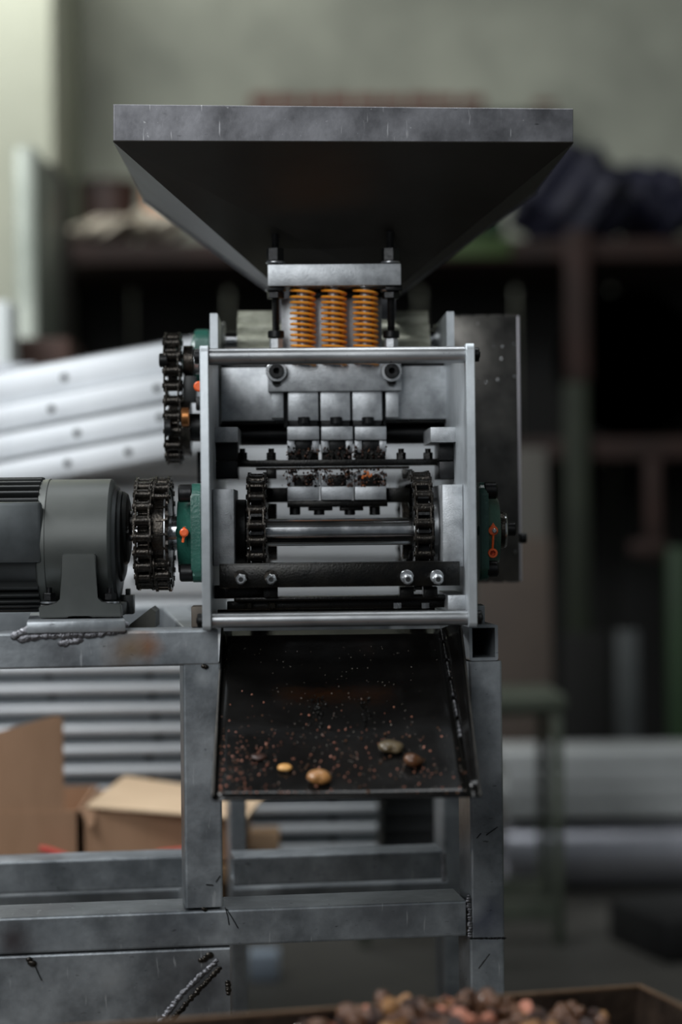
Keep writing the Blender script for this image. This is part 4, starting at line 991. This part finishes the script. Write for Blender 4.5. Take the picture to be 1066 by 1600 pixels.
# grey boards standing right of the guard
bY = 2.3
def board(name, x0, x1, y0, Y, d, m, label, cat='board', tag_group=None):
    bm = N(); c = M0.p((x0 + x1) / 2, 900, Y); s = S(Y); zt = M0.p((x0 + x1) / 2, y0, Y).z; bx(bm, (c.x, Y + d / 2, zt / 2), ((x1 - x0) * s, d, zt), None, .003); o = obj(name, bm, m); return tag(o, label, cat, tag_group)
board('grey_board', 740, 858, 700, bY, .03, grey_b, 'tall grey-brown board standing upright behind the right side of the machine')
board('brown_board', 745, 862, 840, bY - .05, .02, mat('brown_board', '3f3630', '4a4038', 4, .8), 'shorter brown board leaning before the tall grey board')
board('steel_angle', 962, 998, 985, 2.6, .02, mat('angle_grey', '4a4d4d', '585b5b', 6, .5, .3), 'upright grey steel angle standing under the rack at right', 'angle')
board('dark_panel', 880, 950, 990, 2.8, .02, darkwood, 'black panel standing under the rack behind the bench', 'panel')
board('green_post', 1046, 1085, 855, 2.5, .05, mat('green_bright', '12280f', '183212', 5, .6), 'bright green upright post at the right picture edge', 'post')
# left boards before the pillar
LYb = 1.9
board('upright_sheet', 28, 62, 228, LYb, .35, mat('panel_light', '8b9086', '70766c', 6, .4, .3), 'pale grey upright sheet standing at the left before the pillar', 'panel')
board('dark_panel', 66, 92, 255, LYb + .36, .25, mat('panel_dark', '23201d', '2b2622', 6, .7), 'narrow dark upright panel beside the pale grey sheet at left', 'panel')
board('machine_cabinet', 22, 112, 528, LYb - .25, .20, mat('cabinet_brown', '2f1a10', '3d2316', 4, .7), 'dark brown cabinet standing low behind the tilted channels at left', 'cabinet')
board('white_roll', -60, 18, 470, LYb - .4, .1, mat('roll_white', 'b8bdbb', 'c5cac8', 6, .6), 'white upright roll at the left picture edge', 'roll')
soft('white_bag', 5, 592, 66, 30, 1.25, .10, mat('bag_white', 'aeb2b8', 'c2c5ca', 8, .7), 'white plastic bag lying on the tilted channels at the left edge', 'bag', 9)
# ============================================================ RIGHT: profiles, pipe, trestle, box
PY_ = 2.05
c = M0.p(930, 1338, PY_); rr = 58 * S(PY_)
xa = M0.p(792, 1338, PY_).x; xb = M0.p(1300, 1338, PY_).x
bm = N(); ring(bm, ((xa + xb) / 2, PY_ + rr, rr), 'X', rr * .9, rr, xb - xa, 48, .002); o = obj('steel_pipe', bm, mat('pipe_steel', 'a9aab2', 'c2c3cb', 4, .33, .6)); tag(o, 'big shiny steel pipe lying on the floor right of the stand', 'pipe')
ztop = rr * 2; zz = M0.p(930, 1172, PY_).z
hz = [(0, 0), (1, 0), (2, 0), (3, 0)]
n_ = 4; hgt = (zz - ztop - .002) / n_
pb_m = mat('galv_bar', 'a6a9a9', 'bdc0c0', 4, .5, .3)
for i in range(n_):
    for j in range(2):
        bm = N(); bx(bm, ((xa + xb) / 2 - .01 * (i % 2), PY_ + rr * .35 + j * rr * 1.1 + rr * .2, ztop + .002 + hgt * (i + .5)), (xb - xa, rr * 1.06, hgt * .93), None, .004)
        o = obj('box_section', bm, pb_m); tag(o, '%s galvanised box section from the top, %s row on the steel pipe' % (ORD[n_ - 1 - i], 'front' if j == 0 else 'rear'), 'box section', 'box sections stacked on the pipe')
# second pipe behind so the load is stable
bm = N(); ring(bm, ((xa + xb) / 2 + .1, PY_ + rr * 3.05, rr), 'X', rr * .9, rr, xb - xa, 40, .002); o = obj('steel_pipe', bm, MATS['pipe_steel']); tag(o, 'steel pipe behind the front pipe under the box sections', 'pipe')
# trestle
TY = 1.64; tzt = M0.p(820, 1088, TY).z
tt = thing('trestle', 'small dull green steel trestle table standing right of the stand', 'trestle')
X1 = M0.p(884, 1100, TY).x; X0 = X1 - .34
bm = N(); bx(bm, ((X0 + X1) / 2, TY + .10, tzt - .011), (X1 - X0, .22, .022), None, .002); obj('table_top', bm, tgreen, tt)
bm = N(); bx(bm, ((X0 + X1) / 2, TY + .0, tzt - .021), (X1 - X0 - .01, .004, .02)); obj('apron', bm, tgreen, tt)
for X in (X0 + .012, X1 - .014):
    for yy in (TY + .005, TY + .195): bm = N(); bx(bm, (X, yy, (tzt - .022) / 2), (.017, .017, tzt - .022), None, .002); obj('leg', bm, tgreen, tt)
for yy in (TY + .005, TY + .195): bm = N(); bx(bm, ((X0 + X1) / 2, yy, .055), (X1 - X0 - .04, .012, .03)); obj('stretcher', bm, tgreen, tt)
# black box on the floor at right, white block under machine
bY2 = 1.5; c = M0.p(1060, 1470, bY2); bm = N(); bx(bm, (c.x + .02, bY2 + .1, .0345), (.15, .2, .067), Matrix.Rotation(.3, 3, 'Z'), .006); o = obj('black_case', bm, mat('case_black', '0d0d0e', '141415', 6, .6)); tag(o, 'black case on the floor at the lower right', 'case')
bY3 = 1.4; c = M0.p(412, 1500, bY3); bm = N(); bx(bm, (c.x, bY3 + .04, .021 + .0), (.045, .05, .042), None, .003); o = obj('white_block', bm, mat('block_blue', '9aa6b4', 'a8b4c2', 6, .5)); tag(o, 'small pale blue-white block on the floor seen under the lower rail', 'block')
